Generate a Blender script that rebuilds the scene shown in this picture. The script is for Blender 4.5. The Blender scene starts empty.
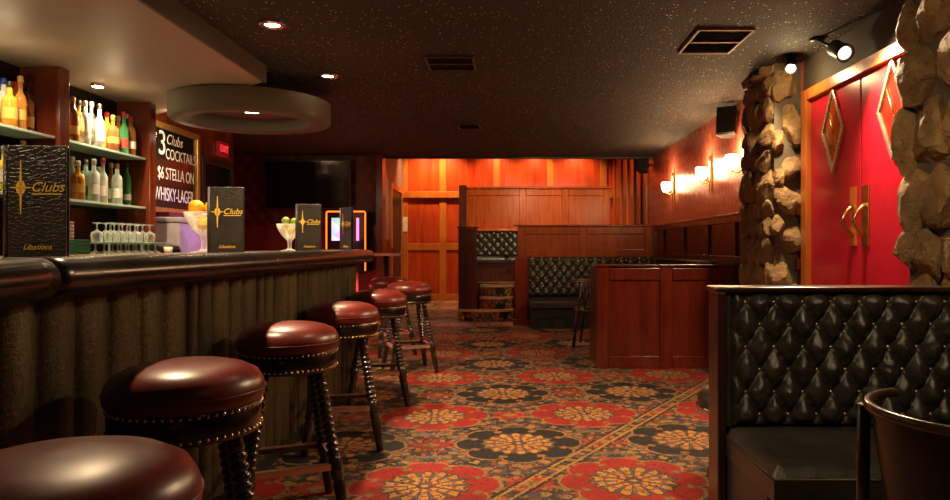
import bpy, math, random
from mathutils import Vector, Matrix, noise
random.seed(7)
C = bpy.context.scene.collection
PI = math.pi
R = math.radians

# ------------------------------------------------------------------ shader helpers
class S:
    """a socket with arithmetic"""
    def __init__(s, nt, sock): s.nt, s.k = nt, sock
    def _m(s, op, *a):
        n = s.nt.nodes.new('ShaderNodeMath'); n.operation = op
        for i, v in enumerate((s,) + a):
            if isinstance(v, S): s.nt.links.new(v.k, n.inputs[i])
            else: n.inputs[i].default_value = v
        return S(s.nt, n.outputs[0])
    def __add__(s, o): return s._m('ADD', o)
    def __sub__(s, o): return s._m('SUBTRACT', o)
    def __mul__(s, o): return s._m('MULTIPLY', o)
    def __truediv__(s, o): return s._m('DIVIDE', o)
    def lt(s, o): return s._m('LESS_THAN', o)
    def gt(s, o): return s._m('GREATER_THAN', o)
    def f(s, op, *a): return s._m(op, *a)

class Mat:
    def __init__(s, name, rough=.5, metal=0., spec=.5, col=(.5, .5, .5)):
        s.m = bpy.data.materials.new(name); s.m.use_nodes = True
        s.nt = s.m.node_tree; s.b = s.nt.nodes['Principled BSDF']
        s.set('Roughness', rough); s.set('Metallic', metal); s.set('Specular IOR Level', spec); s.set('Base Color', (*col, 1))
        s._tc = None
    def set(s, k, v):
        i = s.b.inputs[k]
        if isinstance(v, S): s.nt.links.new(v.k, i)
        else: i.default_value = v
    def tc(s, out='Object'):
        if not s._tc: s._tc = s.nt.nodes.new('ShaderNodeTexCoord')
        return S(s.nt, s._tc.outputs[out])
    def xyz(s, v):
        n = s.nt.nodes.new('ShaderNodeSeparateXYZ'); s.nt.links.new(v.k, n.inputs[0])
        return [S(s.nt, o) for o in n.outputs]
    def vec(s, x, y, z=0.):
        n = s.nt.nodes.new('ShaderNodeCombineXYZ')
        for i, v in enumerate((x, y, z)):
            if isinstance(v, S): s.nt.links.new(v.k, n.inputs[i])
            else: n.inputs[i].default_value = v
        return S(s.nt, n.outputs[0])
    def mapv(s, v, sc, rot=(0, 0, 0)):
        n = s.nt.nodes.new('ShaderNodeMapping'); s.nt.links.new(v.k, n.inputs[0])
        n.inputs['Scale'].default_value = sc; n.inputs['Rotation'].default_value = rot
        return S(s.nt, n.outputs[0])
    def noise(s, v, scale, detail=4, rough=.55, dist=0.):
        n = s.nt.nodes.new('ShaderNodeTexNoise'); s.nt.links.new(v.k, n.inputs['Vector'])
        n.inputs['Scale'].default_value = scale; n.inputs['Detail'].default_value = detail
        n.inputs['Roughness'].default_value = rough; n.inputs['Distortion'].default_value = dist
        return S(s.nt, n.outputs[0])
    def voro(s, v, scale, feature='F1', out=0):
        n = s.nt.nodes.new('ShaderNodeTexVoronoi'); s.nt.links.new(v.k, n.inputs['Vector'])
        n.feature = feature; n.inputs['Scale'].default_value = scale
        return S(s.nt, n.outputs[out])
    def ramp(s, f, stops, const=False):
        n = s.nt.nodes.new('ShaderNodeValToRGB'); s.nt.links.new(f.k, n.inputs[0])
        r = n.color_ramp
        if const: r.interpolation = 'CONSTANT'
        while len(r.elements) < len(stops): r.elements.new(.5)
        for e, (p, c) in zip(r.elements, stops): e.position = p; e.color = (*c, 1)
        return S(s.nt, n.outputs[0])
    def mix(s, f, a, b, mode='MIX'):
        n = s.nt.nodes.new('ShaderNodeMix'); n.data_type = 'RGBA'; n.blend_type = mode
        for i, v in ((0, f), (6, a), (7, b)):
            if isinstance(v, S): s.nt.links.new(v.k, n.inputs[i])
            elif isinstance(v, (tuple, list)): n.inputs[i].default_value = (*v, 1)
            else: n.inputs[i].default_value = v
        return S(s.nt, n.outputs[2])
    def bump(s, h, strength=.3, dist=.01):
        n = s.nt.nodes.new('ShaderNodeBump'); s.nt.links.new(h.k, n.inputs['Height'])
        n.inputs['Strength'].default_value = strength; n.inputs['Distance'].default_value = dist
        s.nt.links.new(n.outputs[0], s.b.inputs['Normal'])
    def emit(s, col, st):
        s.set('Emission Color', (*col, 1)); s.set('Emission Strength', st)

def plain(name, col, rough=.5, metal=0., var=.15, bump=0., bs=200, spec=.5, coat=0.):
    m = Mat(name, rough, metal, spec)
    n = m.noise(m.tc(), 9, 3)
    m.set('Base Color', m.ramp(n, [(.3, tuple(c * (1 - var) for c in col)), (.7, tuple(min(1, c * (1 + var)) for c in col))]))
    m.set('Roughness', n * .12 + (rough - .06))
    if bump: m.bump(m.noise(m.tc(), bs, 3), bump, .004)
    if coat: m.set('Coat Weight', coat); m.set('Coat Roughness', .12)
    return m.m

def wood(name, dark, light, rough=.3, grain=(9, 9, .9), coat=.3, spec=.5):
    m = Mat(name, rough, 0, spec)
    v = m.mapv(m.tc(), grain)
    n1 = m.noise(v, 1.6, 5, .6, .8); n2 = m.noise(v, 9, 4, .7, .3); big = m.noise(m.tc(), 1.3, 2)
    f = n1 * .6 + n2 * .22 + big * .3 - .06
    m.set('Base Color', m.ramp(f, [(.33, dark), (.68, light)]))
    m.set('Roughness', n2 * .15 + (rough - .07))
    m.bump(n2, .06, .003)
    m.set('Coat Weight', coat); m.set('Coat Roughness', .15)
    return m.m

def glow(name, col, st):
    m = Mat(name, .4, col=col); m.emit(col, st); return m.m

def sheerglass(name, tint, clear=.78, rough=.03):
    m = Mat(name, rough, 0, .8, tint); nt = m.nt
    tr = nt.nodes.new('ShaderNodeBsdfTransparent'); tr.inputs[0].default_value = (*tint, 1)
    fr = nt.nodes.new('ShaderNodeLayerWeight'); fr.inputs[0].default_value = .55
    f = S(nt, fr.outputs['Facing']) * .75 + (1 - clear)
    mx = nt.nodes.new('ShaderNodeMixShader'); nt.links.new(f.k, mx.inputs[0]); nt.links.new(tr.outputs[0], mx.inputs[1]); nt.links.new(m.b.outputs[0], mx.inputs[2])
    nt.links.new(mx.outputs[0], nt.nodes['Material Output'].inputs[0])
    return m.m

def glassy(name, col, rough=.03, trans=.85, alpha=None):
    m = Mat(name, rough)
    n = m.noise(m.tc(), 30, 2)
    m.set('Base Color', m.ramp(n, [(.3, tuple(c * .92 for c in col)), (.7, col)]))
    m.set('Transmission Weight', trans); m.set('IOR', 1.3); m.set('Coat Weight', .5)
    return m.m

M = {}
M['mahog'] = wood('dark_mahogany', (.035, .006, .003), (.12, .022, .009), .28)
M['redwood'] = wood('red_mahogany', (.075, .008, .005), (.19, .024, .010), .2)
M['brownwood'] = wood('brown_mahogany', (.26, .036, .006), (.54, .12, .018), .24, (9, 9, .9), .0, .22)
M['umberwood'] = wood('umber_mahogany', (.12, .019, .005), (.26, .055, .011), .24, (9, 9, .9), .1, .35)
M['orangewood'] = wood('orange_varnished_wood', (.30, .014, .004), (.58, .085, .012), .30, (7, 7, .5))
M['orangetrim'] = wood('orange_varnished_trim', (.40, .09, .014), (.60, .19, .03), .3, (7, 7, .6))
M['shelfwood'] = wood('back_bar_wood', (.09, .014, .006), (.22, .042, .014), .2)
M['blackleather'] = None
def leather(name, col, rough=.27, bs=420, b=.12, wr=.25):
    m = Mat(name, rough)
    n = m.noise(m.tc(), 6, 3); f = m.voro(m.tc(), bs)
    m.set('Base Color', m.ramp(n, [(.3, tuple(c * .7 for c in col)), (.7, tuple(c * 1.25 for c in col))]))
    m.set('Roughness', n * .22 + (rough - .11))
    w = m.noise(m.tc(), 28, 4, .6, .6)
    m.bump(f * .35 + w * wr * 3, b, .004)
    return m.m
M['blackleather'] = leather('black_tufted_leather', (.024, .021, .016), .34, 420, .35, .55)
M['greenleather'] = leather('aged_dark_leather', (.022, .022, .014), .30, 300, .2)
M['redvinyl'] = leather('oxblood_vinyl', (.14, .015, .011), .33, 500, .06, .12)
M['darkvinyl'] = leather('dark_brown_vinyl', (.012, .008, .006), .22, 500, .05, .12)
M['railvinyl'] = leather('bar_rail_vinyl', (.014, .011, .008), .24, 500, .04, .06)
M['brass'] = plain('brass', (.62, .42, .16), .24, 1.)
M['gold'] = plain('gold_foil', (.85, .55, .09), .35, .25, .15)
M['chrome'] = plain('worn_steel', (.62, .55, .48), .2, 1.)
M['copper'] = plain('worn_copper_strip', (.80, .52, .40), .34, .7)
M['blackpaint'] = plain('satin_black', (.012, .011, .010), .4)
M['blackgloss'] = plain('gloss_black', (.008, .007, .008), .12)
M['turnedwood'] = plain('ebonised_turned_wood', (.020, .014, .009), .22, 0, .3, 0, 200, .6, .4)
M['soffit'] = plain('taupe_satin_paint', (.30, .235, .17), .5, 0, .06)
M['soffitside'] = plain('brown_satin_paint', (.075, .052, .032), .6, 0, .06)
M['ringpaint'] = plain('grey_olive_paint', (.11, .09, .062), .8, 0, .06)
M['darkwall'] = plain('dark_red_wall_paint', (.10, .016, .014), .5)
M['mauve'] = plain('mauve_wall_paint', (.22, .12, .10), .6)
M['reddoor'] = plain('red_door_paint', (.50, .010, .030), .32, 0, .10, .05, 40)
M['whiteish'] = plain('off_white', (.7, .66, .58), .5)
M['paper'] = plain('paper', (.75, .72, .64), .6)
M['redcap'] = plain('red_plastic', (.5, .02, .02), .35)
M['bluecap'] = plain('blue_plastic', (.02, .05, .35), .35)
M['cork'] = plain('tan_stopper', (.45, .28, .10), .6)
M['goldlabel'] = plain('gold_label', (.55, .34, .08), .4)
M['redlabel'] = plain('red_label', (.45, .05, .03), .5)
M['lemon'] = plain('lemon_peel', (.90, .56, .01), .42, 0, .1, .2, 260)
M['orange'] = plain('orange_peel', (.92, .42, .01), .42, 0, .1, .2, 260)
M['lime'] = plain('lime_peel', (.22, .33, .03), .4, 0, .15, .2, 260)
M['olive'] = plain('citrus_slice', (.55, .38, .06), .45)
M['greennapkin'] = plain('green_paper', (.012, .10, .035), .6)
M['pinkcup'] = plain('pale_pink_paper', (.62, .40, .36), .55)
M['enamel'] = plain('pale_enamel', (.50, .44, .48), .22)
M['chalk'] = plain('chalk', (.88, .86, .80), .8)
M['glass'] = sheerglass('clear_glass', (.95, .97, .95), .90)
M['shelfglass'] = sheerglass('green_edged_glass', (.66, .86, .76), .62, .12)
M['amber'] = sheerglass('amber_liquor_glass', (.75, .36, .08), .70)
M['brownglass'] = sheerglass('brown_glass', (.42, .17, .05), .66)
M['greenglass'] = sheerglass('green_glass', (.10, .42, .15), .66)
M['clearbottle'] = sheerglass('clear_bottle_glass', (.92, .95, .90), .74)
M['yellowglass'] = sheerglass('yellow_liquor_glass', (.90, .66, .06), .5)
M['orangeglass'] = sheerglass('orange_liquor_glass', (.85, .34, .04), .55)
M['tvscreen'] = plain('tv_glass', (.006, .005, .006), .1)
M['lampglow'] = glow('warm_lamp_glow', (1., .80, .50), 26)
M['sconceglow'] = glow('sconce_lamp_glow', (1., .72, .36), 34)
M['bulbglow'] = glow('spotlight_bulb_glow', (1., .78, .42), 60)
M['dimbulb'] = glow('spotlight_lens_glow', (1., .85, .60), 3.0)
M['neon'] = glow('orange_neon', (1., .20, .02), 1.9)
M['exitglow'] = glow('red_exit_letters', (1., .06, .09), 1.1)
M['exitback'] = glow('red_exit_panel', (.40, .008, .02), .12)
M['purple'] = glow('violet_lit_strip', (.5, .25, .8), 1.6)
M['paleframe'] = plain('pale_brass', (.82, .70, .48), .28, .8)
M['amberpane'] = plain('amber_stained_pane', (.34, .05, .008), .12, 0, .5)
M['redpane'] = plain('red_stained_pane', (.32, .02, .012), .12, 0, .5)
M['mortar'] = plain('grey_brown_mortar', (.085, .066, .044), .85, 0, .3, .8, 60)

def mk_screen():
    m = Mat('lit_jukebox_screen', .2)
    x, y, z = m.xyz(m.tc())
    v = m.voro(m.vec(x, y, z), 14, 'F1', 1)
    c = m.mix(.62, v, (.45, .62, 1.)); m.set('Base Color', c); m.set('Emission Color', c); m.set('Emission Strength', 1.15)
    return m.m
M['screen'] = mk_screen()

def mk_stone():
    m = Mat('golden_fieldstone', .72)
    v = m.tc(); n = m.noise(v, 2.2, 3); d = m.noise(v, 16, 7, .68); cr = m.voro(v, 9, 'DISTANCE_TO_EDGE')
    m.set('Base Color', m.ramp(n * .65 + d * .4, [(.32, (.07, .042, .02)), (.50, (.22, .13, .05)), (.72, (.46, .28, .105))]))
    m.bump(d * .8 + cr * .2, 1., .05)
    return m.m
M['stone'] = mk_stone()

def mk_popcorn():
    m = Mat('black_glitter_popcorn', .7)
    v = m.tc(); n = m.noise(v, 55, 5, .7); vo = m.voro(v, 70)
    cell = m.voro(v, 48, 'F1', 1); dist = m.voro(v, 48)
    fx = m.xyz(cell)[0]
    fleck = fx.gt(.86) * dist.lt(.24)
    big = m.noise(v, 1.1, 3)
    base = m.ramp(n * .6 + big * .4, [(.35, (.009, .007, .005)), (.7, (.030, .023, .016))])
    m.set('Base Color', m.mix(fleck, base, (.75, .66, .46)))
    m.set('Roughness', fleck * -.45 + .75)
    m.bump(n * .6 + vo * .4, .9, .02)
    return m.m
M['popcorn'] = mk_popcorn()

def mk_wallpaper(name, base, motif, rough):
    m = Mat(name, rough, .25)
    x, y, z = m.xyz(m.tc())
    h = (x + y) * (2 * PI / .22); k = z * (2 * PI / .30)
    a = h.f('COSINE') * k.f('COSINE')
    b = (h * 2.).f('SINE') * (k * 3. + h).f('SINE')
    nn = m.noise(m.tc(), 26, 4, .6, 1.5)
    f = a * .5 + b * .3 + nn * .9 - .45
    pat = m.ramp(f, [(.08, base), (.16, motif)])
    w = m.noise(m.tc(), 2.2, 5, .65)
    m.set('Base Color', m.mix(w.gt(.0) * w, pat, m.mix(.5, pat, base)))
    m.set('Roughness', f * .12 + rough)
    m.bump(f, .25, .004)
    return m.m
M['wallpaper'] = mk_wallpaper('copper_damask_wallpaper', (.50, .13, .085), (.30, .065, .042), .30)
M['damask'] = mk_wallpaper('dark_damask_wallpaper', (.06, .014, .012), (.14, .04, .025), .42)

def mk_velvet():
    m = Mat('crushed_bronze_velvet', .38, .6)
    v = m.tc(); n = m.noise(v, 95, 6, .75, .4); b = m.noise(m.mapv(v, (6, 6, .8)), 1, 4)
    m.set('Base Color', m.ramp(n * .6 + b * .4, [(.38, (.020, .015, .006)), (.54, (.075, .060, .020)), (.70, (.27, .22, .075))]))
    m.bump(n, .45, .006); m.set('Sheen Weight', .05)
    return m.m
M['velvet'] = mk_velvet()

def mk_croc():
    m = Mat('black_crocodile_leatherette', .34)
    v = m.mapv(m.tc(), (1, 1, 1.3)); e = m.voro(v, 62, 'DISTANCE_TO_EDGE'); n = m.noise(m.tc(), 8, 2)
    m.set('Base Color', m.ramp(n, [(.3, (.010, .009, .007)), (.7, (.026, .023, .018))]))
    m.bump(e.f('MINIMUM', .12) * 6., .35, .003)
    return m.m
M['croc'] = mk_croc()

def mk_carpet(step=False):
    m = Mat('floral_medallion_carpet' if not step else 'carpet_on_steps', .72, spec=.35)
    x, y, z = m.xyz(m.tc())
    if step: y = y - z
    a, b = 1.06, 1.44
    th = R(4.5); c, s = math.cos(th), math.sin(th)
    X = x + .44; Y = y - 3.5
    px = X * c + Y * s; py = Y * c - X * s
    u = px / a; v = py / b
    fr = lambda q: q - (q + .5).f('FLOOR')
    uA, vA = fr(u) * a, fr(v) * b
    uB, vB = fr(u - .5) * a, fr(v - .5) * b
    ln = lambda p, q: (p * p + q * q).f('SQRT')
    dA, dB = ln(uA, vA), ln(uB, vB)
    angA, angB = vA.f('ARCTAN2', uA), vB.f('ARCTAN2', uB)
    isB = dB.lt(dA)
    d = dA.f('MINIMUM', dB)
    ang = angA + (angB - angA) * isB
    wob = (m.noise(m.vec(x, y), 14, 2) - .5) * .03
    d = d + wob
    lob = (ang * 8.).f('COSINE')
    lob2 = (ang * 16.).f('COSINE')
    # ground : folded small flowers
    fold = m.vec(uA.f('ABSOLUTE'), vA.f('ABSOLUTE'))
    cell = m.xyz(m.voro(fold, 21, 'F1', 1))[0]
    cd = m.voro(fold, 21)
    ground = m.ramp(cell, [(0, (.040, .026, .024)), (.13, (.26, .14, .035)), (.30, (.15, .10, .085)), (.45, (.38, .034, .014)),
                           (.58, (.36, .18, .045)), (.72, (.09, .062, .066)), (.82, (.32, .19, .07)), (.92, (.42, .08, .018))], True)
    ground = m.mix(cd.gt(.60), ground, (.06, .036, .026))
    # little diamonds between the medallions
    for ou, ov, colr, rr in ((.5, 0., (.34, .022, .012), .13), (0., .5, (.30, .02, .012), .12), (.25, .25, (.018, .015, .013), .075), (.75, .25, (.018, .015, .013), .075),
                             (.25, .75, (.018, .015, .013), .075), (.75, .75, (.018, .015, .013), .075)):
        fu, fv = fr(u - ou) * a, fr(v - ov) * b
        dd = fu.f('ABSOLUTE') + fv.f('ABSOLUTE') + wob
        ground = m.mix(dd.lt(rr), ground, colr)
        ground = m.mix(dd.lt(rr * .45), ground, (.30, .17, .05))
    # diagonal double stripe, one in three
    t = (u - v - .5) / 3.; t = (t - (t + .5).f('FLOOR')) * 3.
    ta = t.f('ABSOLUTE')
    ground = m.mix((ta - .040).f('ABSOLUTE').lt(.011), ground, (.42, .20, .035))
    ground = m.mix((ta - .066).f('ABSOLUTE').lt(.012), ground, (.03, .02, .018))
    # medallion
    ringcol = m.mix(isB, (.36, .014, .008), (.010, .008, .008))
    al = (ang * 4.).f('COSINE').f('ABSOLUTE')
    lobe = al.f('POWER', .45)
    Rr = lobe * .085 + .290
    outl = m.mix(d.lt(Rr + .016), ground, (.30, .165, .05))
    col = m.mix(d.lt(Rr), outl, ringcol)
    col = m.mix(al.lt(.16) * d.gt(.25) * d.lt(Rr), col, (.16, .07, .03))
    col = m.mix((m.noise(m.vec(x, y), 42, 3).gt(.58)) * d.lt(Rr) * d.gt(.23), col, m.mix(isB, (.20, .012, .008), (.035, .026, .022)))
    # flecks of the opposite colour inside the petals
    col = m.mix((d - .285).f('ABSOLUTE').lt(.016) * al.lt(.35), col, (.30, .13, .035))
    col = m.mix(d.lt(lob2 * .014 + .222), col, (.10, .04, .02))
    gold = m.mix(m.noise(m.vec(x, y), 34, 3), (.66, .31, .045), (.38, .18, .045))
    jit = (m.noise(m.vec(x, y), 22, 2) - .5) * 1.6
    pet = m.mix((ang * 14. + jit).f('COSINE').gt(.30), gold, (.12, .035, .025))
    pet = m.mix(((ang * 14. + jit).f('COSINE').gt(.68)) * d.gt(.10), pet, (.10, .085, .10))
    pet = m.mix((d - .150).f('ABSOLUTE').lt(.010) * (ang * 14.).f('COSINE').lt(.0), pet, (.36, .05, .02))
    col = m.mix(d.lt(lob2 * .012 + .206), col, pet)
    col = m.mix(d.lt(lob * .014 + .085), col, (.20, .045, .02))
    col = m.mix((d - .066).f('ABSOLUTE').lt(.016) * lob.gt(0.), col, (.55, .27, .05))
    col = m.mix(d.lt(.040), col, (.07, .05, .06))
    col = m.mix(d.lt(.018), col, (.50, .28, .07))
    sp = m.xyz(m.voro(m.vec(x, y), 75, 'F1', 1))
    col = m.mix(sp[0].gt(.86) * (d.gt(.37) + d.lt(.22)), col, m.ramp(sp[1], [(0, (.03, .02, .02)), (.4, (.36, .19, .05)), (.7, (.15, .11, .11))], True))
    fib = m.noise(m.vec(x, y, z), 90, 4, .7)
    wear = m.noise(m.vec(x, y, z), 3.5, 4, .6)
    col = m.mix(.78, col, m.ramp(fib * .6 + wear * .4, [(.32, (.22, .20, .19)), (.64, (1, 1, 1))]), 'MULTIPLY')
    m.set('Base Color', col)
    m.bump(m.noise(m.vec(x, y, z), 160, 3), .5, .006)
    return m.m
M['carpet'] = mk_carpet()
M['stepcarpet'] = mk_carpet(True)

# ------------------------------------------------------------------ mesh helpers
class MB:
    def __init__(s): s.v, s.f, s.sm = [], [], []
    def add(s, vs, fs, smooth=False, mat=None):
        o = len(s.v)
        s.v += [tuple(mat @ Vector(p)) if mat else tuple(p) for p in vs]
        s.f += [tuple(i + o for i in f) for f in fs]; s.sm += [smooth] * len(fs)
        return s
    def box(s, x0, x1, y0, y1, z0, z1, mat=None):
        vs = [(x, y, z) for z in (z0, z1) for y in (y0, y1) for x in (x0, x1)]
        return s.add(vs, [(0, 2, 3, 1), (4, 5, 7, 6), (0, 1, 5, 4), (2, 6, 7, 3), (0, 4, 6, 2), (1, 3, 7, 5)], False, mat)
    def lathe(s, prof, n=24, mat=None, caps=True, smooth=True):
        vs, fs = [], []
        for r, z in prof:
            for i in range(n):
                a = 2 * PI * i / n; vs.append((r * math.cos(a), r * math.sin(a), z))
        for k in range(len(prof) - 1):
            for i in range(n):
                j = (i + 1) % n; fs.append((k * n + i, k * n + j, (k + 1) * n + j, (k + 1) * n + i))
        if caps:
            if prof[0][0] > 1e-4: fs.append(tuple(range(n - 1, -1, -1)))
            if prof[-1][0] > 1e-4: fs.append(tuple((len(prof) - 1) * n + i for i in range(n)))
        return s.add(vs, fs, smooth, mat)
    def sweep(s, path, prof, closed=False, caps=True, smooth=True):
        """prof: points (side, up) swept along a path in a horizontal plane"""
        n, P = len(prof), [Vector(p) for p in path]; vs, fs = [], []
        for i, p in enumerate(P):
            a = P[(i - 1) % len(P)] if closed or i > 0 else p; b = P[(i + 1) % len(P)] if closed or i < len(P) - 1 else p
            t = (b - a).normalized(); side = Vector((t.y, -t.x, 0)).normalized()
            for q, h in prof: vs.append(p + side * q + Vector((0, 0, h)))
        m = len(P)
        for i in range(m if closed else m - 1):
            j = (i + 1) % m
            for k in range(n):
                l = (k + 1) % n; fs.append((i * n + k, i * n + l, j * n + l, j * n + k))
        if caps and not closed: fs += [tuple(range(n - 1, -1, -1)), tuple((m - 1) * n + k for k in range(n))]
        return s.add(vs, fs, smooth)
    def tube(s, path, r, n=8, closed=False):
        P = [Vector(p) for p in path]; vs, fs = [], []; m = len(P)
        for i, p in enumerate(P):
            a = P[(i - 1) % m] if closed or i > 0 else p; b = P[(i + 1) % m] if closed or i < m - 1 else p
            t = (b - a).normalized(); u = t.orthogonal().normalized() if i == 0 else (u - t * u.dot(t)).normalized()
            w = t.cross(u)
            for k in range(n):
                an = 2 * PI * k / n; vs.append(p + (u * math.cos(an) + w * math.sin(an)) * r)
        for i in range(m if closed else m - 1):
            j = (i + 1) % m
            for k in range(n):
                l = (k + 1) % n; fs.append((i * n + k, i * n + l, j * n + l, j * n + k))
        if not closed: fs += [tuple(range(n - 1, -1, -1)), tuple((m - 1) * n + k for k in range(n))]
        return s.add(vs, fs, True)
    def prism(s, poly, z0, z1):
        n = len(poly); vs = [(x, y, z0) for x, y in poly] + [(x, y, z1) for x, y in poly]
        fs = [tuple(range(n - 1, -1, -1)), tuple(range(n, 2 * n))] + [(i, (i + 1) % n, n + (i + 1) % n, n + i) for i in range(n)]
        return s.add(vs, fs)
    def grid(s, nu, nv, fn, smooth=True):
        vs = [fn(i / nu, j / nv) for j in range(nv + 1) for i in range(nu + 1)]
        fs = [(j * (nu + 1) + i, j * (nu + 1) + i + 1, (j + 1) * (nu + 1) + i + 1, (j + 1) * (nu + 1) + i) for j in range(nv) for i in range(nu)]
        return s.add(vs, fs, smooth)
    def ball(s, c, r, n=12, k=8, sc=(1, 1, 1), mat=None):
        prof = [(max(1e-5, r * math.sin(PI * i / k)), -r * math.cos(PI * i / k)) for i in range(k + 1)]
        mt = Matrix.Translation(c) @ Matrix.Diagonal((*sc, 1))
        return s.lathe(prof, n, (mat @ mt) if mat else mt, False)
    def mesh(s, name, m):
        me = bpy.data.meshes.new(name); me.from_pydata(s.v, [], s.f); me.validate()
        if len(me.polygons) == len(s.sm): me.polygons.foreach_set('use_smooth', s.sm)
        me.materials.append(m); me.update(); return me

def worldloc(o):
    v = Vector((0, 0, 0))
    while o is not None: v += o.location; o = o.parent
    return v

def link(name, mb, m, parent=None, bevel=0., world=True, seg=2):
    """one mesh object; world: the mesh was laid out in room coordinates"""
    if parent is not None and world:
        w = worldloc(parent); mb.v = [(p[0] - w.x, p[1] - w.y, p[2] - w.z) for p in mb.v]
    o = bpy.data.objects.new(name, mb.mesh(name, m)); C.objects.link(o)
    if parent is not None: o.parent = parent
    if bevel:
        b = o.modifiers.new('bevel', 'BEVEL'); b.width = bevel; b.segments = seg; b.limit_method = 'ANGLE'; b.angle_limit = R(40)
    return o

def tag(o, label, cat, group=None):
    o['label'] = label; o['category'] = cat
    if group: o['group'] = group
    return o

def thing(name, label, cat, loc, rz=0., group=None):
    o = bpy.data.objects.new(name, None); C.objects.link(o); o.empty_display_size = .1
    o.location = loc; o.rotation_euler = (0, 0, rz)
    return tag(o, label, cat, group)

def struct(name, mb, m, bevel=0., parent=None):
    o = link(name, mb, m, parent, bevel)
    if parent is None: o['kind'] = 'structure'
    return o

def dup(root, loc, rz, label):
    r = root.copy(); C.objects.link(r); r.location = loc; r.rotation_euler = (0, 0, rz); r['label'] = label
    for ch in list(root.children):
        c = ch.copy(); C.objects.link(c); c.parent = r
        for g in list(ch.children):
            d = g.copy(); C.objects.link(d); d.parent = c
    return r

def lettering(name, body, size, m, parent, mtx, shear=0., extrude=.0008, align='CENTER'):
    cu = bpy.data.curves.new(name, 'FONT'); cu.body = body; cu.size = size; cu.align_x = align; cu.align_y = 'CENTER'
    cu.extrude = extrude; cu.shear = shear
    t = bpy.data.objects.new('tmp', cu); C.objects.link(t)
    bpy.context.view_layer.update()
    me = bpy.data.meshes.new_from_object(t.evaluated_get(bpy.context.evaluated_depsgraph_get()))
    bpy.data.objects.remove(t); bpy.data.curves.remove(cu)
    me.name = name; me.materials.clear(); me.materials.append(m); me.transform(mtx)
    o = bpy.data.objects.new(name, me); C.objects.link(o); o.parent = parent
    return o

def framed(y, x0, x1, z0, z1, cols, rows, st, face=-1, th=.035, rec=.018):
    """a frame-and-panel front in the plane Y=y facing -Y: returns (frame, fields)"""
    fr, fl = MB(), MB()
    xs = cols; zs = rows
    yf, yb = y, y + th
    for x in xs: fr.box(max(x0, x - st / 2), min(x1, x + st / 2), yf, yb, z0, z1)
    for z in zs:
        for i in range(len(xs) - 1):
            fr.box(xs[i] + (st / 2 if i or xs[0] > x0 else st / 2), xs[i + 1] - st / 2, yf + .002, yb, max(z0, z - st / 2), min(z1, z + st / 2))
    for i in range(len(xs) - 1):
        for j in range(len(zs) - 1):
            a, b_, c, d = xs[i] + st / 2 - .004, xs[i + 1] - st / 2 + .004, zs[j] + st / 2 - .004, zs[j + 1] - st / 2 + .004
            fl.box(a, b_, yf + rec, yb, c, d)
    return fr, fl

def turn(mb, about, ang):
    """rotate a shape about a vertical axis"""
    m = Matrix.Translation((about[0], about[1], 0)) @ Matrix.Rotation(ang, 4, 'Z') @ Matrix.Translation((-about[0], -about[1], 0))
    mb.v = [tuple(m @ Vector(p)) for p in mb.v]; return mb

def tufted(x0, x1, y, z0, z1, sx, sz, depth, ppc=12, roll=.04):
    """button-tufted upholstery facing -Y; returns mesh builder and button centres"""
    mb = MB(); nu = int((x1 - x0) / sx * ppc); nv = max(10, int((z1 - z0) / sz * ppc * 1.4))
    def h(x, z):
        u, v = (x - x0 - sx * .45) / sx, (z1 - z - sz * .22) / sz
        p, q = u + v, u - v
        hh = (abs(math.sin(PI * p)) * abs(math.sin(PI * q))) ** .44
        dp = min(abs(p - round(p)), .5); dq = min(abs(q - round(q)), .5)
        e = min((x - x0) / roll, (x1 - x) / roll, (z1 - z) / roll, (z - z0) / roll, 1.)
        w = noise.noise(Vector((x * 24, z * 24, 3.1))) * .20 + noise.noise(Vector((x * 60, z * 45, 1.7))) * .11
        return (hh + w * hh) * depth * max(0, e) ** .5
    mb.grid(nu, nv, lambda a, b: (x0 + a * (x1 - x0), y - h(x0 + a * (x1 - x0), z0 + b * (z1 - z0)), z0 + b * (z1 - z0)))
    mb.box(x0, x1, y, y + .05, z0, z1)
    pts = []
    for i in range(-40, 80):
        for j in range(-40, 80):
            u, v = (i + j) / 2, (i - j) / 2
            x, z = x0 + sx * .45 + u * sx, z1 - sz * .22 - v * sz
            if x0 + .02 < x < x1 - .02 and z0 + .02 < z < z1 - .02: pts.append((x, y - .003, z))
    return mb, pts

# ------------------------------------------------------------------ the room
HC = 2.60          # main ceiling
RX = 2.20          # right wall
LX = -3.50         # left wall
YB = 15.5          # back wall
struct('floor', MB().box(-5, 2.6, -2.2, 15.8, -.05, 0), M['carpet'])
struct('ceiling', MB().box(-5, 2.6, -2.2, 11.0, HC, HC + .12), M['popcorn'])
struct('ceiling_rear', MB().box(-5, 2.6, 11.0, 15.8, 3.45, 3.55), M['blackpaint'])
struct('trim_1', MB().box(-5, 2.6, 11.0, 11.1, HC - .02, 3.45), M['blackpaint'])
struct('wall_front', MB().box(-5, 2.6, -2.2, -2.1, 0, HC), M['darkwall'])
# soffit over the back bar
sof = [(-1.935, -2.1), (-1.935, 5.42), (-2.6, 6.05), (LX, 6.8), (LX, -2.1)]
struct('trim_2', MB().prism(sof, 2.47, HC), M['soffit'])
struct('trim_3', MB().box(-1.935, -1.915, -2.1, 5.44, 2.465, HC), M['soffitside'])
# left wall
struct('wall_left', MB().box(LX - .12, LX, -2.1, 8.65, 0, HC), M['shelfwood'])
struct('wall_left_return', MB().box(-4.42, LX, 8.65, 8.75, 0, HC), M['darkwall'])
struct('wall_left_rear', MB().box(-4.42, -4.30, 8.75, 10.9, 0, HC), M['darkwall'])
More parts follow.
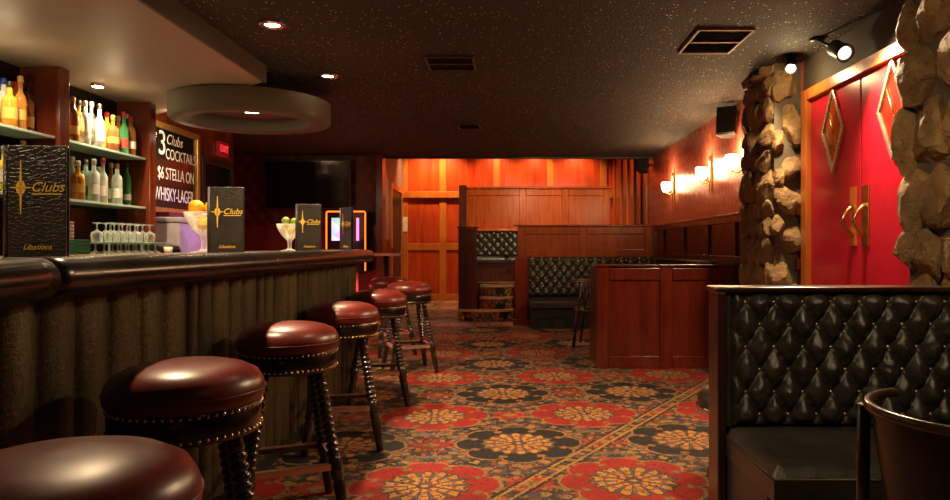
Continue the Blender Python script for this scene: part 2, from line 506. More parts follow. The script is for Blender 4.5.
# TV wall: dark below damask
struct('wall_television', MB().box(-4.30, -2.08, 10.8, 10.95, 1.52, HC), M['damask'])
w = struct('wainscot_television', MB().box(-4.30, -2.08, 10.82, 10.95, 0, 1.52), M['darkwall'])
w.name = 'trim_4'
fr, fl = framed(10.79, -4.30, -2.08, 0, 1.52, [-4.28, -3.82, -3.35, -2.88, -2.42, -2.12], [.06, .95, 1.49], .08, rec=.02)
o = struct('trim_5', fr, M['redwood'], .004); struct('panel_fields', fl, M['darkwall'], 0, o)
struct('trim_6', MB().box(-2.10, -2.0, 10.72, 11.0, 0, HC), M['mahog'], .006)
# corridor wall on the left, towards the back
struct('wall_corridor', MB().box(-2.55, -2.43, 10.95, YB, 1.3, 3.45), M['mauve'])
struct('wall_corridor_lower', MB().box(-2.55, -2.43, 10.95, YB, 0, 1.3), M['redwood'])
struct('trim_7', MB().box(-2.43, -2.40, 10.95, 13.72, 1.27, 1.33), M['redwood'], .004)
d = struct('door_2', MB().box(-2.44, -2.405, 13.85, 15.0, 0, 2.33), M['blackpaint'], .004)
struct('door_frame', MB().box(-2.43, -2.38, 13.74, 13.86, 0, 2.44).box(-2.43, -2.38, 15.0, 15.1, 0, 2.44).box(-2.43, -2.38, 13.86, 15.0, 2.33, 2.44), M['orangetrim'], .004, d)
struct('door_knob', MB().ball((-2.37, 14.85, 1.03), .035), M['brass'], 0, d)
# back wall: orange varnished panelling
struct('wall_back', MB().box(-2.55, 2.4, YB, YB + .12, 0, 3.45), M['orangewood'])
cols = [-2.40, -1.55, -.36, .82, 2.0]
fr, fl = framed(YB - .04, -2.43, 2.2, 0, 3.45, cols, [.06, 1.18, 2.33, 3.40], .15)
o = struct('trim_8', fr, M['orangetrim'], .006); struct('panel_fields', fl, M['orangewood'], 0, o)
struct('trim_9', MB().box(-2.43, 2.2, YB - .09, YB - .04, 2.26, 2.40), M['orangetrim'], .006)
# right wall
struct('wall_right_rear', MB().box(RX, RX + .12, 11.4, YB, 0, 3.45), M['orangewood'])
fr = MB()
for yy in (11.42, 11.95, 12.6, 13.3, 14.1, 15.0): fr.box(RX - .035, RX, yy, yy + .13, 0, 3.45)
struct('trim_10', fr, M['orangetrim'], .005)
struct('wall_right', MB().box(RX, RX + .12, 5.3, 11.4, 1.5, HC), M['wallpaper'])
fr, fl = MB(), MB()
ys = [6.0, 6.85, 7.8, 8.9, 10.1, 11.36]
fr.box(RX - .045, RX + .1, 5.3, 11.4, 1.43, 1.50).box(RX - .06, RX, 5.3, 11.4, 1.495, 1.52).box(RX - .045, RX + .1, 5.3, 11.4, 0, .14).box(RX - .045, RX + .1, 5.3, 11.4, 1.02, 1.10)
for yy in ys: fr.box(RX - .043, RX + .1, yy - .05, yy + .05, .14, 1.43)
fl.box(RX - .02, RX + .1, 5.3, 11.38, .02, 1.45)
o = struct('trim_11', fr, M['mahog'], .004); struct('panel_fields', fl, M['mahog'], 0, o)
struct('wall_right_front', MB().box(RX, RX + .12, -2.1, 3.72, 0, HC).box(RX, RX + .12, 3.72, 5.3, 2.34, HC).box(RX + .09, RX + .12, 3.72, 5.3, 0, 2.34), plain('dark_brown_render', (.045, .032, .020), .8, 0, .2, .4, 60))

# red double door in the right wall
door = struct('door_1', MB().box(RX + .01, RX + .06, 4.455, 5.19, .01, 2.28), M['reddoor'], .004)
leaf = struct('door_leaf', MB().box(RX + .01, RX + .06, 3.72, 4.44, .01, 2.28), M['reddoor'], .004, door)
struct('door_frame', MB().box(RX - .03, RX + .08, 5.19, 5.28, 0, 2.36).box(RX - .03, RX + .08, 3.62, 3.72, 0, 2.36).box(RX - .03, RX + .08, 3.72, 5.19, 2.28, 2.36), M['orangetrim'], .005, door)
def diamond(yc, zc, hy, hz, par, mt):
    def ring(s, x): return [(x, yc - hy * s, zc), (x, yc, zc - hz * s), (x, yc + hy * s, zc), (x, yc, zc + hz * s)]
    vs = ring(1., RX + .012) + ring(1., RX - .008) + ring(.84, RX - .008) + ring(.80, RX + .010)
    fs = []
    for k in range(3):
        for i in range(4): j = (i + 1) % 4; fs.append((k * 4 + i, k * 4 + j, k * 4 + 4 + j, k * 4 + 4 + i))
    f = struct('window_frame', MB().add(vs, fs), M['paleframe'], .003, par)
    struct('window_pane', MB().add(ring(.83, RX + .003) + ring(.83, RX + .009), [(0, 1, 2, 3), (7, 6, 5, 4)] + [(i, (i + 1) % 4, 4 + (i + 1) % 4, 4 + i) for i in range(4)]), mt, 0, f)
    ht = RX - .02
    struct('mullion', MB().tube([(RX, yc - hy * .36, zc - hz * .42), (RX, yc + hy * .36, zc + hz * .42)], .006, 6), M['brass'], 0, f)
diamond(4.82, 2.00, .165, .305, door, M['amberpane'])
diamond(4.06, 2.00, .165, .305, door, M['redpane'])
for yy, nm in ((4.53, 0), (4.375, 1)):
    struct('push_plate', MB().box(RX - .002, RX + .01, yy - .04, yy + .04, 1.20, 1.58), M['brass'] if nm else M['orangetrim'], .003, door)
    pth = [(RX - .0 - .07 * math.sin(PI * t / 10), yy + .0, 1.27 + .19 * t / 10) for t in range(11)]
    h = struct('pull_handle', MB().tube(pth, .014, 8), M['brass'], 0, door)

# ------------------------------------------------------------------ stone columns
def rock(mb, c, size, ax, seed):
    """one faceted fieldstone; ax: outward axis"""
    rnd = random.Random(seed)
    prof_n, k = 20, 13
    planes = []
    for _ in range(11):
        n_ = Vector((rnd.uniform(-1, 1), rnd.uniform(-1, 1), rnd.uniform(-1, 1))).normalized(); planes.append((n_, rnd.uniform(.66, .95)))
    vs, fs = [], []
    for j in range(k + 1):
        for i in range(prof_n):
            p = Vector((math.sin(PI * j / k) * math.cos(2 * PI * i / prof_n), math.sin(PI * j / k) * math.sin(2 * PI * i / prof_n), -math.cos(PI * j / k))) 
            q = p / max(abs(p.x) ** 3.2 + abs(p.y) ** 3.2 + abs(p.z) ** 3.2, 1e-6) ** (1 / 3.2)
            for n_, dd in planes:
                e = q.dot(n_) - dd
                if e > 0: q -= n_ * e
            q += Vector(noise.noise_vector(p * 2.3 + Vector((seed * 1.7, 0, 0)))) * .06 + Vector(noise.noise_vector(p * 5 + Vector((0, seed * .9, 0)))) * .03 + Vector(noise.noise_vector(p * 11 + Vector((0, seed * .9, 0)))) * .018
            vs.append((c[0] + q.x * size[0], c[1] + q.y * size[1], c[2] + q.z * size[2]))
    for j in range(k):
        for i in range(prof_n):
            l = (i + 1) % prof_n; fs.append((j * prof_n + i, j * prof_n + l, (j + 1) * prof_n + l, (j + 1) * prof_n + i))
    mb.add(vs, fs, False)

def stone_face(mb, plane, at, u0, u1, z0, z1, lo, hi, depth, seed, fill=1.02):
    rnd = random.Random(seed); z = z0; k = 0
    while z < z1 - .03:
        hh = min(rnd.uniform(lo, hi), z1 - z)
        if z1 - z - hh < lo * .5: hh = z1 - z
        u = u0
        while u < u1 - .02:
            ww = min(rnd.uniform(lo * .9, hi * 1.1), u1 - u)
            if u1 - u - ww < lo * .45: ww = u1 - u
            dz, du = rnd.uniform(-.02, .02), rnd.uniform(-.01, .01)
            s = (ww / 2 * fill * rnd.uniform(.88, 1.05), hh / 2 * fill * rnd.uniform(.88, 1.08), depth * rnd.uniform(.7, 1.25)); k += 1
            if plane == 'X': rock(mb, (at, u + ww / 2 + du, z + hh / 2 + dz), (s[2], s[0], s[1]), 0, seed * 100 + k)
            else: rock(mb, (u + ww / 2 + du, at, z + hh / 2 + dz), (s[0], s[2], s[1]), 1, seed * 100 + k)
            u += ww
        z += hh

t = thing('stone_column', 'fieldstone column between the sconce wall and the red double door', 'column', (2.1, 5.75, 0))
link('mortar_core', MB().box(2.0, RX + .02, 5.36, 6.05, 0, HC), M['mortar'], t)
mb = MB(); stone_face(mb, 'X', 2.0, 5.36, 6.05, 0, HC, .14, .27, .06, 3, 1.13)
link('stonework', mb, M['stone'], t)
mb = MB()
for i, (x, z, a, b) in enumerate([(2.08, 2.42, .10, .13), (2.14, 2.12, .085, .17), (2.13, 1.80, .09, .10), (2.10, 1.55, .11, .12), (2.12, 1.25, .10, .11), (2.05, .98, .09, .10), (2.14, .78, .09, .13), (2.08, .45, .11, .15), (2.1, .14, .1, .13), (2.03, 2.0, .05, .09), (2.02, 1.36, .05, .08), (2.03, 1.72, .045, .07)]):
    rock(mb, (x, 5.36, z), (a, .075, b), 1, 900 + i)
link('facing_stones', mb, M['stone'], t)

t = thing('stone_pillar', 'rugged fieldstone pillar behind the black booth, nearest the camera', 'column', (2.1, 3.2, 0))
link('mortar_core', MB().box(2.0, RX + .02, 2.55, 3.53, 0, HC), M['mortar'], t)
mb = MB(); stone_face(mb, 'X', 2.0, 2.6, 3.57, 0, HC, .18, .34, .085, 12, 1.13)
link('stonework', mb, M['stone'], t)

# ------------------------------------------------------------------ ceiling things
def downlight(x, y, zc, label, group, r=.055):
    t = thing('downlight', label, 'ceiling light', (x, y, zc), 0, group)
    link('trim_ring', MB().lathe([(r, 0), (r + .035, -.001), (r + .032, -.010), (r, -.012), (r - .008, -.004)], 28, None, False), M['chrome'], t, 0, False)
    link('lens', MB().lathe([(.001, -.006), (r - .006, -.004)], 24, None, False), M['lampglow'], t, 0, False)
    return t
def spot(name, loc, target, power, angle, blend=.6, col=(1, .74, .44), size=.04):
    l = bpy.data.lights.new(name, 'SPOT'); l.energy = power; l.spot_size = R(angle); l.spot_blend = blend; l.color = col; l.shadow_soft_size = size
    o = bpy.data.objects.new(name, l); C.objects.link(o); o.location = loc
    o.rotation_euler = (Vector(target) - Vector(loc)).to_track_quat('-Z', 'Y').to_euler(); return o
def point(name, loc, power, col=(1, .7, .38), size=.05):
    l = bpy.data.lights.new(name, 'POINT'); l.energy = power; l.color = col; l.shadow_soft_size = size
    o = bpy.data.objects.new(name, l); C.objects.link(o); o.location = loc; return o
def area(name, loc, target, power, sx, sy, col):
    l = bpy.data.lights.new(name, 'AREA'); l.shape = 'RECTANGLE'; l.size = sx; l.size_y = sy; l.energy = power; l.color = col
    o = bpy.data.objects.new(name, l); C.objects.link(o); o.location = loc
    o.rotation_euler = (Vector(target) - Vector(loc)).to_track_quat('-Z', 'Y').to_euler(); return o

WARM = (1., .70, .40)
g = 'recessed lights over the bar stools'
for y, lb in ((4.42, 'recessed ceiling light beside the soffit edge, nearer of two'), (5.75, 'recessed ceiling light in front of the ring, farther of two')):
    downlight(-1.52, y, HC, lb, g); spot('downlight_or_fill_lamp', (-1.60 if y < 5 else -1.50, y, HC - .03), (-1.40 if y < 5 else -1.1, y - .1, 0), 240, 108 if y < 5 else 92, .5, WARM, .04)
for y in (3.0,):
    spot('downlight_or_fill_lamp', (-1.60 if y < 5 else -1.50, y, HC - .03), (-1.40 if y < 5 else -1.1, y - .1, 0), 240, 108 if y < 5 else 92, .5, WARM, .04)
spot('leather_fill', (.70, 1.25, HC - .03), (1.55, 3.1, 1.05), 150, 62, .8, WARM, .10)  # added spot without a fixture, brightens the near booth leather
spot('pillar_fill', (.75, 2.5, HC - .03), (2.0, 3.25, 1.7), 36, 80, .8, WARM, .06)  # added fill for the stone pillar, no fixture behind it
spot('menu_fill', (-2.3, 1.3, 2.44), (-1.7, 2.0, 1.1), 70, 80, .8, WARM)  # fill added under the soffit so the nearest menu isn't dark
spot('board_fill', (-3.12, 6.45, 2.44), (-3.5, 7.1, 2.3), 22, 100, .8, WARM)  # spot added to warm the wall above the chalkboard, no fixture
for x, y, p_ in ((.1, 3.1, 32), (1.2, .35, 30)):  # fill spots added for the bar front and near booth, no fixtures
    spot('downlight_or_fill_lamp', (x, y, HC - .03), (x, y + .45, 0), p_, 110, .7, WARM, .10)

def vent(name, x0, x1, y0, y1, z, label, bars, mid=True, mf=M['brownwood']):
    t = thing(name, label, 'vent', ((x0 + x1) / 2, (y0 + y1) / 2, z))
    f = .016
    mb = MB().box(x0, x1, y0, y0 + f, z - .014, z).box(x0, x1, y1 - f, y1, z - .014, z).box(x0, x0 + f, y0 + f, y1 - f, z - .014, z).box(x1 - f, x1, y0 + f, y1 - f, z - .014, z)
    if mid: mb.box(x0 + f, x1 - f, (y0 + y1) / 2 - .01, (y0 + y1) / 2 + .01, z - .013, z)
    link('frame', mb, mf, t, .002)
    mb = MB()
    for i in range(bars):
        yy = y0 + f + (y1 - y0 - 2 * f) * (i + .5) / bars
        mb.add([(x0 + f, yy - .008, z - .010), (x1 - f, yy - .008, z - .010), (x1 - f, yy + .006, z - .001), (x0 + f, yy + .006, z - .001)], [(0, 1, 2, 3)])
    link('louvres', mb, M['blackpaint'], t)
    return t
tanpaint = plain('tan_metal_paint', (.26, .19, .12), .5)
vent('ceiling_vent', 1.19, 1.56, 4.5, 5.06, HC, 'large square vent with tan frame near the stone column', 14, True, tanpaint)
vent('ceiling_vent', -.66, -.29, 5.15, 5.55, HC, 'small dark ceiling vent above the middle aisle', 6, True, M['soffitside'])
vent('ceiling_vent', -.64, -.38, 8.0, 8.35, HC, 'farthest small dark ceiling vent over the aisle', 5, False, M['soffitside'])
vent('soffit_vent', -2.80, -2.46, 2.9, 3.55, 2.47, 'dark vent in the pale soffit above the back bar', 8, False, M['soffitside'])

# hanging ring with a lamp in it
t = thing('ceiling_ring', 'round hollow drum ring hung above the bar end, lit inside', 'ceiling ring', (-2.29, 6.14, 2.28))
def ringprof(ri, ro, z0, z1):
    return [(ro, z1), (ro, z0 + .02), (ro - .02, z0), (ri + .02, z0), (ri, z0 + .02), (ri, z1)]
link('drum', MB().lathe(ringprof(.48, .67, 0, .18), 64, None, False), M['ringpaint'], t, 0, False)
link('inner_ceiling', MB().lathe([(.001, .105), (.60, .105), (.60, .18), (.001, .18)], 48, None, False), M['soffitside'], t, 0, False)
link('hanger', MB().lathe([(.28, .18), (.28, .33)], 32), M['blackpaint'], t, 0, False)
l = link('lamp_lens', MB().lathe([(.001, .093), (.075, .096), (.085, .105)], 24, None, False), M['lampglow'], t, 0, False)
spot('ring_lamp', (-2.29, 6.14, 2.355), (-2.2, 6.1, 0), 40, 130, .6, WARM)

# spotlights over the door
def spotlight(label, base, tip, m, r=.05):
    t = thing('spotlight', label, 'spotlight', base, 0, 'ceiling spotlights by the door')
    b, q = Vector(base), Vector(tip); d_ = (q - b)
    mtx = d_.to_track_quat('Z', 'Y').to_matrix().to_4x4(); mtx.translation = q - b
    L = .15
    link('mount', MB().lathe([(.05, 0), (.05, -.018), (.012, -.022)], 20).tube([(0, 0, -.01), tuple((q - b) - mtx.to_3x3() @ Vector((0, 0, L * .6)))], .010, 8), M['blackpaint'], t, 0, False)
    link('can', MB().lathe([(.03, -L), (r * .95, -L + .015), (r, -.02), (r + .004, 0), (r - .006, 0), (r - .01, -.03)], 24, mtx), M['blackpaint'], t, 0, False)
    link('bulb', MB().ball((0, 0, -.012), r * .74, 16, 10, (1, 1, .7), mtx), m, t, 0, False)
    return t
spotlight('dazzling spotlight on the ceiling before the stone column', (2.05, 5.16, HC), (2.0, 5.04, 2.475), M['bulbglow'], .04)
spotlight('black can spotlight above the red double door', (2.05, 4.72, HC), (2.09, 4.40, 2.41), M['dimbulb'], .055)
point('column_spot_lamp', (1.97, 4.97, 2.40), 9, (1, .72, .36), .02)
spot('door_spot_lamp', (1.93, 4.30, 2.38), (1.75, 3.4, 1.3), 170, 150, .8, WARM)
spot('column_spot_lamp', (1.98, 4.98, 2.42), (.3, 5.9, 0), 170, 120, .8, WARM)

# wall sconces
def sconce(y, label, lamps=(-.28, .28)):
    t = thing('wall_sconce', label, 'wall light', (RX, y, 1.98), 0, 'sconces on the damask wall')
    link('wall_rod', MB().box(RX - .03, RX, y - .025, y + .025, 1.80, 2.20), M['brass'], t, .008)
    for dy in lamps:
        a = link('arm', MB().tube([(RX - .015, y, 1.93), (RX - .06, y + dy * .4, 1.90), (RX - .10, y + dy * .85, 1.92), (RX - .10, y + dy, 1.96)], .008, 8), M['brass'], t)
        link('lamp_shade', MB().lathe([(.001, -.06), (.04, -.055), (.062, -.01), (.066, .05), (.055, .075)], 20, Matrix.Translation((RX - .10, y + dy, 2.0)), False), M['sconceglow'], a)
        point('sconce_lamp', (RX - .10, y + dy, 2.11), 26, (1., .60, .30), .04)
    return t
sconce(9.55, 'wall sconce farthest along the damask wall', (.05,))
sconce(7.75, 'brightest wall sconce in the middle of damask wall', (.05,))
sconce(6.62, 'wall sconce mostly hidden by the stone column', (.1,))

# hidden wash above the back wall
for x in (-2.0, -1.5, -.4, .5, 1.4):
    spot('back_wall_lamp', (x, 14.9, 3.40), (x, 15.46, 1.6), 95 if x != -1.5 else 150, 120, .7, (1., .62, .28), .06)

# ------------------------------------------------------------------ loudspeakers
def speaker(label, loc, w, h, dpt, ang, tilt, body, wall):
    t = thing('loudspeaker', label, 'speaker', loc)
    mt = Matrix.Rotation(ang, 4, 'Z') @ Matrix.Rotation(tilt, 4, 'X')
    poly = [(-w / 2, -dpt / 2), (w / 2, -dpt / 2), (w * .36, dpt / 2), (-w * .36, dpt / 2)]
    n = 4; vs = [(x, y, -h / 2) for x, y in poly] + [(x, y, h / 2) for x, y in poly]
    link('cabinet', MB().add(vs, [(3, 2, 1, 0), (4, 5, 6, 7)] + [(i, (i + 1) % 4, 4 + (i + 1) % 4, 4 + i) for i in range(4)], False, mt), body, t, .008, False)
    link('grille', MB().box(-w * .44, w * .44, -dpt / 2 - .010, -dpt / 2 - .001, -h * .45, h * .45, mt), M['blackpaint'], t, .004, False)
    a = mt @ Vector((0, dpt * .45, 0)); b = Vector((wall[0] - loc[0], wall[1] - loc[1], wall[2] - loc[2]))
    link('bracket', MB().tube([a, (a + b) / 2 + Vector((0, 0, -.02)), b], .014, 8), M['blackpaint'], t, 0, False)
    return t
speaker('large black loudspeaker high beside the stone column', (2.10, 6.85, 2.41), .19, .28, .16, R(-28), R(-6), M['blackpaint'], (RX, 6.98, 2.41))
speaker('small black loudspeaker at the far end of damask wall', (2.06, 11.1, 2.50), .2, .26, .17, R(-25), R(-12), M['blackpaint'], (RX, 11.2, 2.50))

# ------------------------------------------------------------------ back bar, left
BX = -3.22
for y, lb in ((3.55, 'mahogany shelf divider nearest the camera'), (4.95, 'wide red mahogany divider behind the tall menu'), (6.17, 'mahogany divider beside the chalkboard')):
    t = thing('shelf_divider', lb, 'divider', (-3.35, y + .05, 1.05), 0, 'back bar dividers')
    link('panel', MB().box(LX, BX, y, y + .10, 1.07, 2.47), M['shelfwood'], t, .004)
    link('edge_moulding', MB().box(BX - .001, BX + .02, y - .008, y + .108, 1.07, 2.468), M['shelfwood'], t, .008)
struct('trim_13', MB().box(LX, LX + .012, 3.6, 6.2, 1.07, 2.46), plain('dark_back_mirror', (.02, .014, .010), .12, .6))
bays = [(3.66, 4.94), (5.06, 6.16)]
SZ = (1.975, 1.545)
for i, (y0, y1) in enumerate(bays):
    for k, z in enumerate(SZ):
        lb = ['upper', 'lower'][k] + ' glass shelf in the ' + ['bay left of the wide divider', 'bottle bay beside the chalkboard'][i]
        tag(link('glass_shelf', MB().box(LX + .005, BX - .01, y0 + .002, y1 - .002, z - .018, z), M['shelfglass'], None, .002), lb, 'shelf', 'back bar glass shelves')
t = thing('back_counter', 'dark counter with steel top under the bottle shelves', 'counter', (-3.2, 4.5, 0))
link('body', MB().box(LX + .01, -2.92, -1.5, 6.4, 0, 1.04), M['mahog'], t)
link('worktop', MB().box(LX + .01, -2.90, -1.5, 6.42, 1.04, 1.07), M['chrome'], t, .006)
# row of small under-soffit spots
for y, vis in ((2.6, 0), (4.3, 0), (5.48, 1), (6.62, 0)):
    if vis:
        tt = thing('shelf_light', 'small bright puck light above the bottle shelf', 'light', (-3.25, y, 2.47))
        link('housing', MB().lathe([(.05, 0), (.05, -.02), (.04, -.024)], 20), M['chrome'], tt, 0, False)
        link('lens', MB().lathe([(.001, -.028), (.038, -.026), (.04, -.022)], 20, None, False), M['bulbglow'], tt, 0, False)
    spot('shelf_lamp', (-3.10 if not vis else -3.16, y, 2.42), (-3.30, y, 1.0), 85 if vis else 50, 150, .9, (1., .76, .46), .03)
    point('shelf_glow', (-3.12, y, 2.22), 2.2, (1., .76, .46), .02)

# bottles
BP = {
 'wine': [(.001, 0), (.036, 0), (.038, .01), (.038, .18), (.030, .205), (.014, .235), (.013, .29), (.016, .292), (.016, .305), (.001, .305)],
 'spirit': [(.001, 0), (.040, 0), (.043, .01), (.043, .19), (.036, .215), (.017, .235), (.015, .285), (.001, .285)],
 'squat': [(.001, 0), (.046, 0), (.050, .01), (.050, .15), (.042, .175), (.018, .195), (.016, .25), (.001, .25)],
 'tall': [(.001, 0), (.033, 0), (.035, .01), (.036, .21), (.028, .245), (.013, .275), (.012, .325), (.001, .325)],
 'flared': [(.001, 0), (.030, 0), (.034, .02), (.042, .16), (.040, .19), (.020, .225), (.014, .25), (.014, .30), (.001, .30)],
}
def bottle(shape, gm, cap, lab, loc, label, group):
    t = thing('liquor_bottle', label, 'bottle', loc, random.uniform(-.4, .4), group)
    pr = [(a_ * .93, b_ * 1.08) for a_, b_ in BP[shape]]; top = pr[-1][1]
    link('body', MB().lathe(pr, 18, None, False), M[gm], t, 0, False)
    link('stopper', MB().lathe([(.001, top - .012), (.018, top - .012), (.018, top + .022), (.014, top + .03), (.001, top + .03)], 14), M[cap], t, 0, False)
    if lab:
        r = max(p[0] for p in pr[2:5]) + .0012
        link('paper_label', MB().lathe([(r, (lo := random.uniform(.045, .065))), (r, lo + random.uniform(.05, .085))], 18, None, False), M[lab], t, 0, False)
    return t
UP = 'bottles on the upper shelf'; LO = 'bottles on the lower shelf'; LB = 'bottles in the left shelf bay'
def yb(px, x=-3.33): return 700 * x / (px - 513)
rows = [
 (65.5, 'squat', 'amber', 'cork', 'whiteish', 'amber bottle with white label, first on the upper shelf from the wide divider'),
 (73, 'spirit', 'brownglass', 'cork', 'goldlabel', 'brown bottle with gold label, second on the upper shelf from the wide divider'),
 (79, 'wine', 'amber', 'blackpaint', 'whiteish', 'amber bottle with black cap beside the brown bottle, upper shelf'),
 (85, 'spirit', 'clearbottle', 'whiteish', 'whiteish', 'clear bottle with white cap and shoulders, fourth on the upper shelf'),
 (91.5, 'tall', 'clearbottle', 'whiteish', 'whiteish', 'tallest clear bottle under the shelf light, upper shelf'),
 (99.5, 'flared', 'clearbottle', 'chrome', 'paper', 'clear flared bottle just left of yellow bottle, upper shelf'),
 (107, 'spirit', 'yellowglass', 'redcap', None, 'bright yellow bottle with red cap on upper shelf'),
 (113, 'squat', 'brownglass', 'goldlabel', 'goldlabel', 'dark brown bottle just right of the yellow bottle, upper shelf'),
 (118.5, 'spirit', 'amber', 'cork', 'goldlabel', 'amber bottle with gold label beyond the yellow bottle, upper shelf'),
 (124, 'wine', 'greenglass', 'redcap', 'redlabel', 'green bottle with red label on the upper shelf'),
 (127.5, 'tall', 'greenglass', 'whiteish', None, 'tall green bottle with white cap near end of upper shelf'),
 (130.8, 'spirit', 'brownglass', 'redcap', 'whiteish', 'brown bottle with red cap, last on upper shelf by chalkboard'),
]
for k, (px, sh, gm, cap, lab, lb) in enumerate(rows):
    x = -3.33 + (.045 if k % 2 else -.045); bottle(sh, gm, cap, lab, (x, yb(px, x), SZ[0]), lb, UP)
rows = [
 (72, 'spirit', 'clearbottle', 'whiteish', 'whiteish', 'clear bottle nearest the tall menu on the lower shelf'),
 (78, 'squat', 'amber', 'whiteish', 'goldlabel', 'amber gold-labelled bottle second on the lower shelf'),
 (86, 'spirit', 'clearbottle', 'chrome', 'greennapkin', 'clear bottle with green label on the lower shelf'),
 (94, 'spirit', 'clearbottle', 'whiteish', 'paper', 'clear bottle with pale label beside the orange bottle, lower shelf'),
 (98.5, 'squat', 'orangeglass', 'whiteish', None, 'orange bottle in the middle of the lower shelf'),
 (103, 'wine', 'clearbottle', 'redcap', 'whiteish', 'clear bottle with a red neck on the lower shelf'),
 (111, 'flared', 'amber', 'goldlabel', 'whiteish', 'amber flared bottle with white label on the lower shelf'),
 (117, 'spirit', 'clearbottle', 'cork', 'paper', 'clear cork-topped bottle left of the green one, lower shelf'),
 (127, 'tall', 'greenglass', 'blackpaint', 'whiteish', 'tall green bottle standing alone at end of lower shelf'),
]
for k, (px, sh, gm, cap, lab, lb) in enumerate(rows):
    x = -3.33 + (.045 if k % 2 else -.045); bottle(sh, gm, cap, lab, (x, yb(px, x), SZ[1]), lb, LO)
rows = [
 (3.5, 'spirit', 'clearbottle', 'bluecap', 'whiteish', 0, 'clear bottle with blue cap in the left bay'),
 (9.5, 'squat', 'orangeglass', 'blackpaint', 'goldlabel', 0, 'orange bottle with black cap beside the blue-capped bottle'),
 (15, 'spirit', 'brownglass', 'redcap', 'goldlabel', 0, 'brown bottle with red cap in the left bay'),
 (20.5, 'wine', 'amber', 'cork', 'goldlabel', 0, 'amber bottle third from the wide divider, left bay'),
 (27.5, 'spirit', 'brownglass', 'blackpaint', 'goldlabel', 0, 'dark brown bottle closest to the wide divider'),
 (4, 'squat', 'yellowglass', 'whiteish', 'whiteish', 1, 'yellow bottle half hidden by left edge of tall menu'),
 (23, 'tall', 'amber', 'cork', None, 1, 'cork-topped bottle showing just above the tall menu'),
]
for i, (px, sh, gm, cap, lab, k, lb) in enumerate(rows):
    x = -3.33 + (.045 if i % 2 else -.045); bottle(sh, gm, cap, lab, (x, yb(px, x), SZ[k]), lb, LB)

# upside-down glasses on the back counter, two tiers
GL = [(.034, 0), (.036, .004), (.043, .05), (.038, .072), (.008, .088), (.005, .10), (.005, .135), (.030, .142), (.034, .145), (.001, .147)]
GLt = .147
def wineglass(loc, label):
    return tag(link('wine_glass', MB().lathe(GL, 20, Matrix.Translation(loc), False), M['glass']), label, 'glass', 'upturned wine glasses on the back counter')
tag(link('bar_mat', MB().box(-3.16, -2.93, 5.08, 5.95, 1.07, 1.076), M['blackpaint'], None, .002), 'thin black mat under the upturned glasses', 'mat')
tag(link('glass_rack', MB().box(-3.15, -2.94, 5.10, 5.93, 1.224, 1.229).box(-3.15, -3.14, 5.1, 5.11, 1.076, 1.224).box(-2.95, -2.94, 5.92, 5.93, 1.076, 1.224).box(-3.15, -3.14, 5.92, 5.93, 1.076, 1.224).box(-2.95, -2.94, 5.1, 5.11, 1.076, 1.224), M['shelfglass'], None), 'low glass riser carrying the second tier of glasses', 'rack')
for i in range(7):
    for j in range(2):
        ps = ['near', 'far'][1 - j]
        wineglass((-3.09 + j * .10, 5.18 + i * .112, 1.076), 'upturned glass number %s from the menu, %s row, bottom tier' % (['one', 'two', 'three', 'four', 'five', 'six', 'seven'][i], ['back', 'front'][j]))
        if i < 6: wineglass((-3.09 + j * .10, 5.20 + i * .112, 1.229), 'upturned glass number %s from the menu, %s row, upper tier' % (['one', 'two', 'three', 'four', 'five', 'six'][i], ['back', 'front'][j]))
# green stack, paper cups, dark box, tea light
mb = MB()
for i in range(14): mb.box(-3.06 + .003 * (i % 3), -2.935 + .003 * (i % 2), 4.71 + .002 * (i % 2), 4.86, 1.07 + i * .0125, 1.07 + i * .0125 + .0118)
tag(link('napkin_stack', mb, M['greennapkin'], None, .002), 'square stack of green paper napkins beside the tall menu', 'napkins')
t = thing('paper_cup_stack', 'tall stack of pale pink paper cups behind green napkins', 'cups', (-3.15, 4.95, 1.07))
for i in range(9):
    link('cup', MB().lathe([(.030, 0), (.040, .10), (.042, .10), (.042, .094)], 18, Matrix.Translation((0, 0, i * .025))), M['pinkcup'], t, 0, False)
t = thing('register_box', 'dark slanted box at the end of the glasses', 'register', (-3.05, 6.15, 1.07))
link('body', MB().add([(-3.17, 6.0, 1.07), (-2.95, 6.0, 1.07), (-2.95, 6.3, 1.07), (-3.17, 6.3, 1.07), (-3.17, 6.0, 1.24), (-3.0, 6.0, 1.20), (-3.0, 6.3, 1.20), (-3.17, 6.3, 1.24)], [(3, 2, 1, 0), (4, 5, 6, 7), (0, 1, 5, 4), (1, 2, 6, 5), (2, 3, 7, 6), (3, 0, 4, 7)]), M['greenleather'], t, .01)
link('keypad', MB().box(-2.985, -2.970, 6.06, 6.24, 1.10, 1.17), M['blackgloss'], t, .003)

